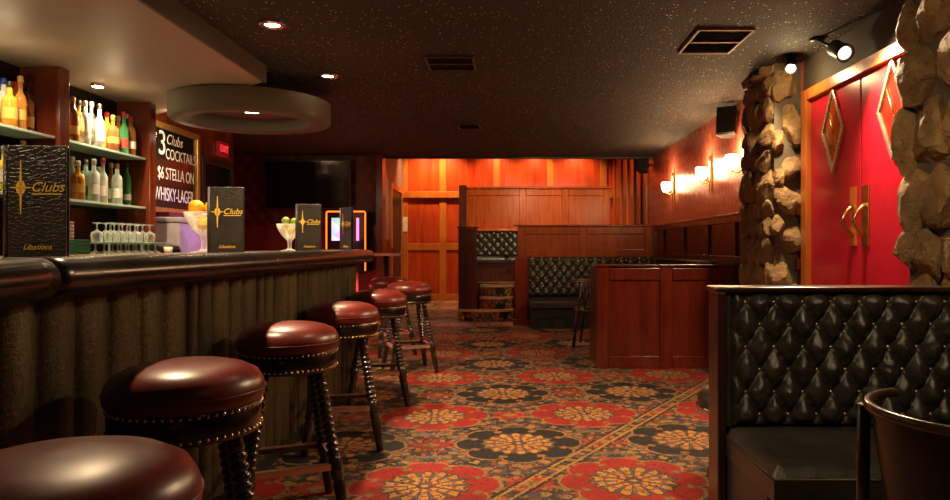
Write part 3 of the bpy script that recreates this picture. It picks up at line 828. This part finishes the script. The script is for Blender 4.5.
# chalkboard
t = thing('chalkboard', 'framed chalkboard drinks menu on the wall beyond the shelves', 'sign', (LX, 7.17, 1.55))
y0, y1, z0, z1 = 6.68, 7.66, 1.57, 2.37
slate = plain('black_slate_board', (.012, .010, .010), .12)
link('slate', MB().box(LX + .002, LX + .03, y0, y1, z0, z1), slate, t)
link('frame', MB().box(LX + .002, LX + .055, y1 - .01, y1 + .06, z0 - .05, z1 + .05).box(LX + .002, LX + .055, y0 - .05, y0 + .01, z0 - .05, z1 + .05).box(LX + .002, LX + .055, y0 + .01, y1 - .01, z1 - .01, z1 + .05).box(LX + .002, LX + .055, y0 + .01, y1 - .01, z0 - .05, z0 + .01), plain('gilt_frame', (.50, .30, .09), .3, .6), t, .008)
def chalk(body, size, y, z, sx=1., sh=0.):
    mt = Matrix.Translation((.033, y - 7.17, z - 1.55)) @ Matrix(((0, 0, 1, 0), (1, 0, 0, 0), (0, 1, 0, 0), (0, 0, 0, 1))) @ Matrix.Diagonal((sx, 1, 1, 1))
    lettering('chalk_lettering', body, size, M['chalk'], t, mt, sh)
chalk('the', .11, 6.745, 2.29, .9, .3); chalk('3', .34, 6.92, 2.21)
chalk('Clubs', .15, 7.17, 2.27, 1, .3); chalk('COCKTAILS', .155, 7.32, 2.12, .80)
chalk('$6 STELLA ON', .17, 7.22, 1.92, .72); chalk('WHISKY-LAGER', .19, 7.18, 1.71, .62)
# cooler under the board
t = thing('bar_cooler', 'pale glossy cooler lit violet below the chalkboard', 'cooler', (-3.25, 7.1, 0))
link('cabinet', MB().box(LX + .01, -3.10, 6.50, 7.72, 0, 1.42), M['enamel'], t, .015)
link('lid', MB().box(LX + .01, -3.08, 6.49, 7.73, 1.42, 1.47), M['enamel'], t, .012)
link('ledge', MB().box(LX + .01, -3.2, 6.52, 7.7, 1.47, 1.52), M['darkwall'], t, .006)
spot('violet_lamp', (-2.45, 6.75, 1.9), (-3.2, 7.0, 1.35), 34.0, 75, .8, (.55, .25, 1.), .05)
spot('red_lamp', (-2.5, 7.9, 1.8), (-3.2, 7.5, 1.1), 55.0, 75, .8, (1., .03, .10), .05)

# dark door, exit sign
d = struct('door_3', MB().box(LX - .01, LX + .03, 7.86, 8.6, 0, 2.14), M['blackgloss'], .004)
struct('door_frame', MB().box(LX, LX + .05, 7.78, 7.86, 0, 2.20).box(LX, LX + .05, 8.6, 8.645, 0, 2.20).box(LX, LX + .05, 7.86, 8.6, 2.14, 2.20), M['blackpaint'], .004, d)
struct('push_bar', MB().box(LX + .03, LX + .07, 7.92, 8.54, .98, 1.04), M['blackpaint'], .006, d)
t = thing('exit_sign', 'small glowing red exit sign above the dark door', 'sign', (LX, 8.32, 2.25))
link('housing', MB().box(LX, LX + .05, 8.24, 8.50, 2.27, 2.44), M['exitback'], t, .006)
mt = Matrix.Translation((.052, .05, .105)) @ Matrix(((0, 0, 1, 0), (1, 0, 0, 0), (0, 1, 0, 0), (0, 0, 0, 1)))
lettering('lettering', 'EXIT', .115, M['exitglow'], t, mt)

# television
t = thing('television', 'large black switched-off television on the dark far wall', 'television', (-3.11, 10.6, 2.1))
mt = Matrix.Translation((-3.115, 10.62, 2.13)) @ Matrix.Rotation(R(4), 4, 'X')
link('bezel', MB().box(-.66, .66, -.03, .03, -.38, .38, mt), M['blackpaint'], t, .008)
link('screen', MB().box(-.635, .635, -.034, -.029, -.355, .355, mt), M['tvscreen'], t)
link('wall_bracket', MB().box(-3.3, -2.9, 10.64, 10.79, 2.0, 2.25), M['blackpaint'], t)

# jukebox
t = thing('jukebox', 'orange neon framed jukebox hanging past the bar end', 'jukebox', (-2.5, 10.6, .8))
x0, x1, z0, z1, yf = -2.80, -2.19, .80, 1.73, 10.46
link('cabinet', MB().box(x0, x1, yf, 10.80, z0, z1), M['blackgloss'], t, .02)
pth = [(x0 + .015, yf - .012, z0 + .03), (x0 + .015, yf - .012, z1 - .03), (x0 + .03, yf - .012, z1 - .015), (x1 - .03, yf - .012, z1 - .015), (x1 - .015, yf - .012, z1 - .03), (x1 - .015, yf - .012, z0 + .03)]
link('neon_tube', MB().tube(pth, .011, 8), M['neon'], t)
link('screen', MB().box(x0 + .09, x0 + .28, yf - .006, yf - .001, 1.28, 1.62), M['screen'], t)
link('light_strip', MB().box(x1 - .15, x1 - .11, yf - .006, yf - .001, 1.28, 1.62), M['purple'], t)
point('neon_glow', (-2.5, 10.1, 1.5), 6, (1., .2, .03), .3)

# ledge table past the bar end
t = thing('drink_ledge', 'small high drink table with pale top past the bar end', 'table', (-1.85, 10.0, 0))
link('top', MB().box(-2.04, -1.60, 9.8, 10.25, 1.06, 1.10), plain('pale_laminate', (.50, .46, .40), .2), t, .008)
link('post', MB().lathe([(.05, .03), (.04, .06), (.04, 1.06)], 16, Matrix.Translation((-1.82, 10.02, 0))), M['blackpaint'], t)
link('foot', MB().lathe([(.2, 0), (.2, .015), (.05, .03)], 24, Matrix.Translation((-1.82, 10.02, 0))), M['blackpaint'], t)
tag(link('folded_card', MB().add([(-1.80, 10.0, 1.10), (-1.70, 10.0, 1.10), (-1.70, 10.04, 1.17), (-1.80, 10.04, 1.17), (-1.80, 10.08, 1.10), (-1.70, 10.08, 1.10)], [(0, 1, 2, 3), (3, 2, 5, 4)]), M['redlabel']), 'small folded red card on the far drink table', 'card')
# notice on the back wall
tag(link('wall_notice', MB().box(-2.43, -2.33, YB - .05, YB - .04, 1.52, 1.84), M['paper']), 'narrow white notice on the back wall by the door', 'notice')

# ------------------------------------------------------------------ the bar
BT = 1.16
BL = -1.21
JY = 1.74
t = thing('bar_counter', 'long dark bar with padded rail and pleated bronze front', 'bar', (-1.6, 4, 0))
def barpath(off):
    """front line of the bar, offset outwards"""
    p = []
    r = .47 + off; cx, cy = -1.68, 5.62
    for i in range(0, 60): p.append((BL + off, JY + (5.62 - JY) * i / 60))
    for i in range(0, 17):
        a = PI / 2 * i / 16; p.append((cx + r * math.cos(a), cy + r * math.sin(a)))
    for i in range(1, 6): p.append((cx - .06 * i, cy + r))
    return p
def nearpath(off):
    q = []
    for i in range(0, 25):
        yy = -.2 + (JY - .01 + .2) * i / 24; q.append((BL + off + .2 * (JY - yy), yy))
    return q
poly = nearpath(-.03) + barpath(-.03) + [(-2.05, 6.06), (-2.05, -.2)]
link('top', MB().prism(poly, BT - .05, BT), plain('bar_top_laminate', (.20, .13, .08), .16, 0, .1), t, .004)
prof = [(.02, -.030)] + [(.035 + .05 * math.cos(a), -.04 + .05 * math.sin(a)) for a in [R(x) for x in range(-100, 91, 19)]] + [(-.02, .012), (-.06, .008), (-.075, -.02), (-.05, -.07), (.0, -.085)]
def rail(path, z, sc=1.):
    return MB().sweep([(x, y, z) for x, y in path], [(q * sc, h * sc) for q, h in prof])
link('arm_rail', rail(barpath(0), BT + .0), M['railvinyl'], t)
link('arm_rail', rail(nearpath(.0)[:-1] + [(BL - .002, JY - .015)], BT, 1.05), M['railvinyl'], t)
# pleated front
def pleats(path, z0, z1, seed):
    rnd = random.Random(seed); fine = []
    dist = 0; nxt = 0; W = .1; ph = 0
    P = [Vector((x, y, 0)) for x, y in path]; out = []
    for a, b in zip(P, P[1:]):
        L = (b - a).length; n = max(1, int(L / .009)); tt = (b - a).normalized(); sd = Vector((tt.y, -tt.x, 0))
        for k in range(n):
            out.append((a + (b - a) * k / n, sd, dist + L * k / n))
        dist += L
    edges = [0.]
    while edges[-1] < dist: edges.append(edges[-1] + rnd.uniform(.09, .19))
    nz = 8
    def fn(u, v):
        i = min(int(u * (len(out) - 1) + .5), len(out) - 1); p, sd, s = out[i]
        j = max(k for k, e in enumerate(edges) if e <= s + 1e-6); e0 = edges[j]; e1 = edges[j + 1] if j + 1 < len(edges) else e0 + .1
        f = (s - e0) / (e1 - e0)
        z = z0 + (z1 - z0) * v
        wv = .006 * noise.noise(Vector((s * 9, z * 5, seed)))
        hgt = math.sqrt(max(0, math.sin(PI * min(1, max(0, f))))) * .040 + wv
        q = p + sd * (hgt - .045); return (q.x, q.y, z)
    return MB().grid(len(out) - 1, nz, fn)
link('pleated_front', pleats(barpath(-.05), .12, BT - .05, 5), M['velvet'], t)
link('pleated_front', pleats(nearpath(-.05), .12, BT - .05, 8), M['velvet'], t)
link('plinth', MB().prism(nearpath(-.11) + barpath(-.11) + [(-2.0, 6.0), (-2.0, -.2)], 0, .12), M['blackpaint'], t)
link('inner_body', MB().prism(nearpath(-.12) + barpath(-.12) + [(-2.0, 5.98), (-2.0, -.2)], .12, BT - .05), M['mahog'], t)

# menus standing on the bar
def menu(x, y, rz, label):
    t = thing('drinks_menu', label, 'menu', (x, y, BT), rz, 'standing drinks menus')
    W, H, T = .182, .36, .008
    link('front_cover', MB().box(-W / 2, W / 2, -T, 0, 0, H), M['croc'], t, .003, False)
    hinge = Matrix.Translation((-W / 2, 0, 0)) @ Matrix.Rotation(R(3), 4, 'Z') @ Matrix.Translation((W / 2, 0, 0))
    link('rear_cover', MB().box(-W / 2, W / 2, 0, T, 0, H, hinge), M['croc'], t, .003, False)
    link('spine', MB().lathe([(.011, 0), (.011, H)], 12, Matrix.Translation((-W / 2, 0, 0))), M['croc'], t, 0, False)
    mb = MB(); cx, cz, yy = -.045, .225, -T - .0005
    def flat(pts): mb.add([(cx + a, yy - .0012, cz + b) for a, b in pts] + [(cx + a, yy + .001, cz + b) for a, b in pts], [tuple(range(len(pts))), tuple(range(2 * len(pts) - 1, len(pts) - 1, -1))] + [(i, i + len(pts), (i + 1) % len(pts) + len(pts), (i + 1) % len(pts)) for i in range(len(pts))])
    flat([(.004, .015), (.0015, .085), (-.0015, .085), (-.004, .015), (-.004, -.015), (-.0015, -.085), (.0015, -.085), (.004, -.015)])
    flat([(.012, .003), (.034, .001), (.034, -.001), (.012, -.003), (-.012, -.003), (-.034, -.001), (-.034, .001), (-.012, .003)])
    flat([(.0145 * math.cos(2 * PI * i / 20), .023 * math.sin(2 * PI * i / 20)) for i in range(20)])
    link('gilt_emblem', mb, M['gold'], t, 0, False)
    up = Matrix(((1, 0, 0, 0), (0, 0, -1, 0), (0, 1, 0, 0), (0, 0, 0, 1)))
    lettering('gilt_lettering', 'Clubs', .044, M['gold'], t, Matrix.Translation((.035, yy - .001, .226)) @ up, .35)
    link('underline', MB().box(-.012, .078, yy - .001, yy + .001, .203, .207), M['gold'], t, 0, False)
    lettering('gilt_lettering', 'Libations', .024, M['gold'], t, Matrix.Translation((.005, yy - .001, .036)) @ up, .35)
    return t
m1 = menu(-1.515, 2.23, R(5), 'tall black menu nearest the camera at left')
for x, y, rz, lb in ((-1.555, 3.80, R(5), 'second black menu standing in front of the citrus glass'), (-1.56, 5.35, R(5), 'third black menu beside the glass of limes'), (-1.39, 5.84, R(-48), 'farthest black menu in front of the neon jukebox')):
    dup(m1, (x, y, BT), rz, lb)

# big garnish glasses
def goblet(x, y, label, s=1.):
    pr = [(.058, 0), (.060, .004), (.02, .012), (.012, .025), (.014, .06), (.020, .075), (.055, .11), (.082, .16), (.088, .185), (.084, .185), (.078, .16), (.05, .115), (.001, .082)]
    return tag(link('garnish_goblet', MB().lathe([(a * s, b * s) for a, b in pr], 28, Matrix.Translation((x, y, BT)), False), M['glass']), label, 'glass', 'stemmed garnish glasses')
def fruit(name, x, y, z, r, m, label, cat, sc=(1, 1, 1), grp='citrus in the garnish glasses'):
    mb = MB().ball((0, 0, 0), r, 20, 14, sc)
    mb.ball((0, 0, r * sc[2]), r * .12, 8, 6)
    o = link(name, mb, m); o.location = (x, y, z); o.rotation_euler = (R(70), R(20), R(40)); return tag(o, label, cat, grp)
gx, gy = -1.80, 4.08
goblet(gx, gy, 'large stemmed glass of lemons behind the second menu', 1.28)
fruit('orange', gx - .036, gy - .02, BT + .262, .045, M['orange'], 'orange fruit at the left of the large stemmed glass', 'fruit')
fruit('lemon', gx + .053, gy - .01, BT + .265, .042, M['lemon'], 'yellow lemon beside the orange in the large glass', 'fruit', (1, 1, 1.15))
fruit('lemon', gx + .0, gy + .0, BT + .172, .040, M['lemon'], 'lemon low in the large stemmed glass', 'fruit', (1, 1, 1.1))
gx, gy = -1.755, 5.50
goblet(gx, gy, 'smaller stemmed glass of limes behind the third menu', 1.15)
fruit('lime', gx - .025, gy - .02, BT + .238, .030, M['lime'], 'green lime at top of the smaller stemmed glass', 'fruit', (1, 1, 1.12))
fruit('lime', gx + .035, gy, BT + .230, .030, M['lime'], 'green lime beside the third menu', 'fruit', (1, 1, 1.12))
fruit('lemon', gx - .045, gy + .03, BT + .200, .028, M['olive'], 'pale lemon at the left of the smaller glass', 'fruit', (1, 1, 1.1))
fruit('lemon', gx + .015, gy - .005, BT + .165, .030, M['olive'], 'pale lemon low in the smaller stemmed glass', 'fruit', (1, 1, 1.1))
t = thing('tea_light', 'tiny white tea light at the far side of the bar', 'candle', (-1.98, 4.02, BT))
link('cup', MB().lathe([(.02, 0), (.024, .035), (.021, .035), (.019, .02), (.001, .02)], 16), M['whiteish'], t, 0, False)
link('wick', MB().lathe([(.002, .02), (.001, .032)], 6), M['blackpaint'], t, 0, False)

# ------------------------------------------------------------------ bar stools
def make_stool(label):
    t = thing('bar_stool', label, 'bar stool', (0, 0, 0), 0, 'bar stools along the bar')
    r = .215
    pr = [(.001, .818), (.06, .817), (.12, .811), (.165, .800), (.20, .782), (r, .758), (r + .006, .736), (r + .004, .715), (r - .006, .703), (.001, .703)]
    seat = link('seat_cushion', MB().lathe(pr[::-1], 48, None, False), M['redvinyl'], t, 0, False)
    link('seam', MB().tube([((r + .0055) * math.cos(2 * PI * i / 48), (r + .0055) * math.sin(2 * PI * i / 48), .738) for i in range(48)], .0030, 6, True), M['redvinyl'], seat, 0, False)
    link('seat_band', MB().lathe([(.001, .620), (r - .012, .620), (r - .006, .627), (r - .006, .703), (r - .012, .708)], 48, None, False), M['darkvinyl'], t, 0, False)
    for z in (.634, .696):
        nb = MB()
        for i in range(58):
            a = 2 * PI * i / 58; mt = Matrix.Rotation(a, 4, 'Z') @ Matrix.Translation((r - .006, 0, z)) @ Matrix.Rotation(PI / 2, 4, 'Y')
            nb.lathe([(.0068, -.001), (.0052, .003), (.001, .0052)], 6, mt, False)
        link('nailhead_row', nb, M['brass'], t, 0, False)
    top, bot = .112, .215
    foot_z = .235
    for sx in (1, -1):
        for sy in (1, -1):
            a = Vector((sx * top, sy * top, .625)); b = Vector((sx * bot, sy * bot, 0)); L = (a - b).length
            mt = (a - b).to_track_quat('Z', 'Y').to_matrix().to_4x4(); mt.translation = b; mt = mt @ Matrix.Diagonal((1.2, 1.2, 1, 1))
            pf = [(.012, 0), (.016, .004), (.019, .05), (.021, .12), (.023, .17), (.017, .185), (.024, .20), (.024, .27), (.017, .285)]
            z = .285
            while z < L - .06:
                pf += [(.0155, z), (.022, z + .007), (.0235, z + .0135), (.022, z + .020), (.0155, z + .027)]; z += .0275
            pf += [(.02, z + .005), (.02, L)]
            link('leg', MB().lathe(pf, 12, mt), M['turnedwood'], t, 0, False)
    k = top + (bot - top) * (1 - foot_z / .625)
    for i in range(4):
        rt = Matrix.Rotation(i * PI / 2, 4, 'Z')
        rl = link('foot_rail', MB().box(-k, k, k - .011, k + .011, foot_z - .012, foot_z + .010, rt), M['turnedwood'], t, .004, False)
        link('metal_strip', MB().box(-k * .98, k * .98, k - .010, k + .016, foot_z + .009, foot_z + .014, rt).box(-k * .98, k * .98, k + .010, k + .016, foot_z - .012, foot_z + .012, rt), M['copper'], rl, 0, False)
    t.scale = (1, 1, 1.055)
    return t
st = make_stool('nearest bar stool, red seat filling the bottom left corner')
st.location = (-.75, 1.15, 0); st.rotation_euler = (0, 0, R(20))
for x, y, rz, lb in ((-.965, 2.07, 30, 'second bar stool from the camera, below the pleated bar front'), (-1.0, 3.12, 24, 'third bar stool from the camera along the bar'),
                     (-1.035, 4.25, 14, 'fourth bar stool from the camera along the bar'), (-1.04, 5.40, 12, 'fifth bar stool from the camera, before the last pair'),
                     (-1.0, 6.75, 22, 'bar stool standing clear at the aisle end of the row'), (-1.37, 7.75, 35, 'farthest bar stool, half hidden behind another at bar end')):
    dup(st, (x, y, 0), R(rz), lb)

# ------------------------------------------------------------------ booths
def button_mesh(): return MB().lathe([(.009, 0), (.008, .004), (.001, .0065)], 10, Matrix.Rotation(PI / 2, 4, 'X'), False)

# near booth (right foreground)
M['deepwood'] = wood('near_black_mahogany', (.012, .004, .002), (.035, .010, .005), .3)
t = thing('booth_bench', 'near black leather tufted booth in the right foreground', 'booth', (1.5, 2.9, 0))
bx0, bx1, by = .868, 1.88, 3.0
link('back_panel', MB().box(bx0 + .02, bx1, by + .05, by + .10, 0, 1.005), M['mahog'], t, .004)
link('end_panel', MB().box(bx0, bx0 + .035, by - .035, by + .11, 0, 1.005), M['deepwood'], t, .006)
link('top_cap', MB().box(bx0 - .01, bx1, by - .04, by + .12, 1.005, 1.026), M['deepwood'], t, .008)
mb, pts = tufted(bx0 + .07, bx1, by, .43, 1.003, .122, .192, .055, 16)
cush = link('tufted_back', mb, M['blackleather'], t)
edge = MB().grid(8, 20, lambda a, b: (bx0 + .035 + .036 * a, by - .018 * math.sin(PI * a), .43 + b * .588))
link('side_border', edge, M['blackleather'], t)
bm_ = button_mesh().mesh('button', plain('worn_bronze_button', (.30, .20, .07), .3, .7))
w = worldloc(cush); nb = 0
for (x, y, z) in pts:
    if nb >= 95 or x > 1.88: continue
    o = bpy.data.objects.new('button', bm_); C.objects.link(o); o.parent = cush; o.location = Vector((x, y - .003, z)) - w; nb += 1
def cushion(x0, x1, y0, y1, z0, z1, r=.05):
    mb = MB(); n = 14
    def fn(u, v):
        x, y = x0 + (x1 - x0) * u, y0 + (y1 - y0) * v
        e = min((x - x0), (x1 - x), (y - y0), (y1 - y)); k = min(1, e / r)
        return (x, y, z1 - r * .9 * (1 - math.sqrt(max(0, 1 - (1 - k) ** 2))) + .012 * math.sin(PI * u) * math.sin(PI * v) + .003 * noise.noise(Vector((x * 9, y * 9, z1))))
    mb.grid(44, 28, fn); 
    zb = z1 - r * .9
    mb.add([(x0, y0, z0), (x1, y0, z0), (x1, y1, z0), (x0, y1, z0), (x0, y0, zb), (x1, y0, zb), (x1, y1, zb), (x0, y1, zb)], [(0, 1, 5, 4), (1, 2, 6, 5), (2, 3, 7, 6), (3, 0, 4, 7), (3, 2, 1, 0)])
    return mb
link('seat_cushion', cushion(bx0 + .035, bx1, 2.42, by, .31, .435), M['blackleather'], t)
link('seat_base', MB().box(bx0 + .04, bx1, 2.50, by, 0, .315), M['blackpaint'], t, .004)
link('welt', MB().tube([(bx0 + .037, by - .02, .392), (bx0 + .037, 2.424, .390), (bx1, 2.422, .390)], .007, 8), M['blackleather'], t)

# middle booth, red mahogany screen
t = thing('booth_screen', 'red mahogany two-panel booth screen in the middle of the right side', 'booth', (1.5, 7.0, 0))
fr, fl = framed(6.85, .82, RX - .05, 0, 1.0, [.88, 1.50, RX - .13], [.06, .925], .12, rec=.022)
link('frame', fr, M['redwood'], t, .008); link('panel_field', fl, M['redwood'], t, .01)
link('top_cap', MB().box(.80, RX - .05, 6.83, 6.93, 1.0, 1.02), M['redwood'], t, .006)
link('side_panel', MB().box(.82, .86, 6.89, 7.50, 0, 1.0), M['mahog'], t, .006)
mb, pts = tufted(.87, RX - .06, 0, .43, 1.0, .14, .2, .04, 8)
mb.v = [(x, 6.95 - y, z) for x, y, z in mb.v]; mb.f = [f[::-1] for f in mb.f]
link('tufted_back', mb, M['greenleather'], t)
link('seat_cushion', cushion(.87, RX - .06, 7.0, 7.55, .31, .44), M['blackleather'], t)
link('seat_base', MB().box(.88, RX - .06, 7.0, 7.47, 0, .315), M['blackpaint'], t)

# bench along the right wall
t = thing('wall_bench', 'long tufted bench along the right wall behind the red screen', 'booth', (1.9, 8.8, 0))
mb, pts = tufted(-1.20, 1.20, 0, .43, 1.02, .15, .2, .045, 8)
mt = Matrix.Translation((2.07, 8.78, 0)) @ Matrix.Rotation(-PI / 2, 4, 'Z')
mb.v = [tuple(mt @ Vector(p)) for p in mb.v]
link('tufted_back', mb, M['greenleather'], t)
link('top_roll', MB().box(2.02, RX - .05, 7.58, 9.98, 1.005, 1.035), M['greenleather'], t, .012)
link('seat_cushion', cushion(1.55, 2.06, 7.6, 9.98, .31, .44), M['blackleather'], t)
link('seat_base', MB().box(1.62, 2.1, 7.6, 9.98, 0, .315), M['blackpaint'], t)

# far booth with carved screen above
t = thing('booth_bench', 'far tufted booth under the brown two-panel screen', 'booth', (1.1, 10.6, 0))
fr, fl = framed(10.72, .03, RX - .05, 1.03, 1.50, [.13, 1.07, RX - .12], [1.09, 1.44], .12, rec=.022)
link('screen_frame', fr, M['umberwood'], t, .008); link('screen_panel', fl, M['umberwood'], t, .008)
link('top_cap', MB().box(.01, RX - .05, 10.69, 10.80, 1.50, 1.525), M['umberwood'], t, .006)
link('end_post', MB().box(.03, .22, 10.66, 10.80, 0, 1.03), M['redwood'], t, .008)
link('post_base', MB().box(.0, .25, 10.60, 10.82, 0, .09), M['redwood'], t, .008)
link('back_panel', MB().box(.22, RX - .05, 10.73, 10.79, 0, 1.03), M['mahog'], t)
mb, pts = tufted(.24, RX - .06, 10.66, .44, 1.03, .135, .17, .05, 10)
link('tufted_back', mb, M['greenleather'], t)
link('seat_cushion', cushion(.24, RX - .06, 10.05, 10.62, .31, .43), M['blackleather'], t)
link('seat_base', MB().box(.25, RX - .06, 10.12, 10.6, 0, .315), M['blackpaint'], t)

# carpeted steps, platform, raised booth
M['lit_tread_edge'] = plain('tan_lit_tread_edge', (.46, .25, .11), .6)  # light caught by the tread edges, put into a tan strip
t = thing('carpeted_steps', 'three rounded carpeted steps up to the raised booth', 'steps', (-.3, 11.3, 0))
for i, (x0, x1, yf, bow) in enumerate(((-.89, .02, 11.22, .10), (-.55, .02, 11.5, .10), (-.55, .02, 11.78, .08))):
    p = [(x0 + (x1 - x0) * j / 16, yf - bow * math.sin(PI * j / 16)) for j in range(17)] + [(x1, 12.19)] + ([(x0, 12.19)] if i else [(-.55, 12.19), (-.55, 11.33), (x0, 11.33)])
    tread_front = [(a_, b_, .18 * (i + 1)) for a_, b_ in p[:17]]
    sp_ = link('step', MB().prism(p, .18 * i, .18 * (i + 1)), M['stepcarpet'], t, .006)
    link('lit_tread_edge', MB().sweep(tread_front, [(-.0, -.03), (.008, -.03), (.008, .006), (-.05, .006), (-.05, .0)], smooth=False), M['lit_tread_edge'], sp_)
struct('floor_platform', MB().box(-.86, RX, 12.2, 13.6, 0, .54).box(.04, RX, 10.85, 12.2, 0, .54), M['mahog'])
struct('trim_12', MB().box(-.84, RX, 12.2, 13.5, .54, .55).box(.06, RX, 10.85, 12.2, .54, .55), M['stepcarpet'])
t = thing('raised_booth', 'raised tufted booth at the top of the carpeted steps', 'booth', (.4, 13, .55))
fr, fl = framed(13.40, -1.0, 1.86, .55, 2.30, [-.93, .19, 1.0, 1.79], [.62, 1.25, 2.23], .13, rec=.022)
link('screen_frame', fr, M['brownwood'], t, .008); link('screen_panel', fl, M['brownwood'], t, .01)
link('top_cap', MB().box(-1.0, 1.9, 13.36, 13.46, 2.30, 2.335), M['brownwood'], t, .006)
link('corner_post', MB().box(-1.03, -.88, 13.33, 13.46, 0, 2.36), M['mahog'], t, .008)
mb, pts = tufted(-.84, 1.84, 13.30, 1.0, 1.48, .16, .17, .05, 8)
link('tufted_back', mb, M['greenleather'], t)
link('back_rail', MB().box(-.84, 1.84, 13.24, 13.39, 1.48, 1.52), M['brownwood'], t, .006)
link('seat_cushion', cushion(-.84, -.12, 12.72, 13.27, .90, 1.0), M['blackleather'], t)
link('seat_cushion', cushion(-.11, 1.84, 12.72, 13.27, .90, 1.0), M['blackleather'], t)
link('seat_base', MB().box(-.84, 1.84, 12.78, 13.27, .55, .91), M['mahog'], t)
t = thing('stair_screen', 'narrow dark mahogany screen left of the carpeted steps', 'screen', (-.75, 11.4, 0))
fr, fl = framed(11.36, -.89, -.58, 0, 1.49, [-.85, -.62], [.04, 1.45], .07, rec=.015)
link('frame', fr, M['mahog'], t, .006); link('panel_field', fl, M['mahog'], t, .006)
link('top_cap', MB().box(-.91, -.56, 11.34, 11.44, 1.49, 1.515), M['mahog'], t, .005)
link('side_wall', MB().box(-.89, -.85, 11.40, 13.33, 0, 1.49), M['mahog'], t, .005)

# ------------------------------------------------------------------ captain chairs
def make_chair(name, label, loc, rz, solid):
    t = thing(name, label, 'chair', loc, rz)
    r = .27; A0, A1 = R(-240), R(60)
    arc = [(r * math.cos(A0 + (A1 - A0) * i / 40), r * math.sin(A0 + (A1 - A0) * i / 40), .78) for i in range(41)]
    link('back_rail', MB().sweep(arc, [(-.011, -.012), (.011, -.012), (.014, 0), (.008, .010), (-.008, .010), (-.014, 0)]), M['railwood'], t, 0, False)
    if solid:
        def fn(u, v):
            a = R(-215) + R(250) * u; rr = .262 - .05 * (1 - v) ** 1.3; return (rr * math.cos(a), rr * math.sin(a), .44 + .33 * v)
        mb = MB().grid(40, 6, fn); mb.grid(40, 6, lambda u, v: tuple(Vector(fn(1 - u, v)) * 1 + Vector((-fn(1 - u, v)[0] * .045, -fn(1 - u, v)[1] * .045, 0))))
        link('back_shell', mb, M['chairshell'], t, 0, False)
    for i in range(7 if not solid else 1):
        a = R(-200) + R(220) * i / 6 if not solid else R(-78)
        link('spindle', MB().tube([(.215 * math.cos(a), .215 * math.sin(a), .44), (.24 * math.cos(a), .24 * math.sin(a), .6), (.268 * math.cos(a), .268 * math.sin(a), .775)], .011 if not solid else .02, 8), M['chairwood'], t, 0, False)
    link('seat', MB().lathe([(.001, .40), (.22, .40), (.235, .415), (.235, .44), (.21, .462), (.001, .47)], 32), M['blackleather'], t, 0, False)
    for sx in (1, -1):
        for sy in (1, -1):
            p = [(sx * .235, sy * .20, 0), (sx * .215, sy * .17, .25), (sx * .19, sy * .15, .42)]
            if sy > 0: p = [(sx * .25, sy * .20, 0), (sx * .25, sy * .165, .3), (sx * .25, sy * .14, .5), (sx * .265, sy * .09, .77)]
            link('leg', MB().tube(p, .018, 8), M['chairwood'], t, 0, False)
    return t
M['chairwood'] = plain('dark_chair_wood', (.022, .012, .007), .3, 0, .3, 0, 200, .5, .3)
M['railwood'] = plain('worn_chair_rail', (.09, .05, .022), .25, 0, .3, 0, 200, .5, .4)
M['chairshell'] = plain('dark_brown_chair_shell', (.011, .006, .004), .4)
make_chair('barrel_chair', 'dark barrel-back chair facing the near black booth', (1.20, 1.77, 0), R(-8), True)
make_chair('captain_chair', 'dark spindle-back chair drawn up before the far booth', (.97, 8.45, 0), R(75), False)
t = thing('low_stool', 'low round black seat peeking past the near booth end', 'stool', (1.20, 3.62, 0))
link('cushion', MB().lathe([(.001, .37), (.225, .37), (.24, .385), (.24, .42), (.21, .45), (.001, .46)], 40), M['blackleather'], t, 0, False)
link('metal_band', MB().lathe([(.235, .352), (.246, .355), (.246, .376), (.235, .380)], 40, None, False), M['chrome'], t, 0, False)
link('pedestal', MB().lathe([(.19, 0), (.19, .03), (.15, .05), (.15, .34), (.236, .355), (.236, .372)], 32), M['blackpaint'], t, 0, False)
# ------------------------------------------------------------------ added fill lamps deeper in the room, without fixtures
for x, y, p in ((-.2, 8.6, 60), (-1.5, 13.2, 150), (-.25, 11.3, 90)):
    spot('room_fill', (x, y, (HC if y < 11 else 3.4) - .02), (x, y, 0), p, 110, .7, WARM, .05)  # added spots over the aisle, corridor floor and steps
spot('screen_fill', (.2, 8.0, HC - .04), (.6, 12.0, 1.15), 180, 46, .7, WARM, .05)  # added spot that lights the far screens from the front
for x in (-.1, 1.2): spot('booth_fill', (x, 11.3, 3.40), (x, 13.4, 1.75), 200, 62, .7, WARM, .05)  # added pair brightening the raised booth's screen
point('red_glow', (-2.9, 8.6, .45), 34, (1, .06, .05), .05)

# ------------------------------------------------------------------ world, camera, colour
wd = bpy.data.worlds.new('dim_room'); bpy.context.scene.world = wd; wd.use_nodes = True
wd.node_tree.nodes['Background'].inputs[0].default_value = (.02, .013, .008, 1)
wd.node_tree.nodes['Background'].inputs[1].default_value = .3
cam = bpy.data.cameras.new('camera'); co = bpy.data.objects.new('camera', cam); C.objects.link(co)
co.location = (0, 0, 1.2); co.rotation_euler = (R(90), 0, 0)
cam.sensor_width = 36; cam.lens = 36 * 700 / 950; cam.shift_x = -38 / 950; cam.shift_y = -4 / 950; cam.clip_start = .05
sc = bpy.context.scene; sc.camera = co
sc.view_settings.view_transform = 'Standard'; sc.view_settings.look = 'None'; sc.view_settings.gamma = 1; sc.view_settings.use_curve_mapping = False
sc.view_settings.exposure = 0.0
try:
    sc.cycles.use_denoising = True; sc.cycles.max_bounces = 8; sc.cycles.sample_clamp_indirect = 4.
except Exception: pass
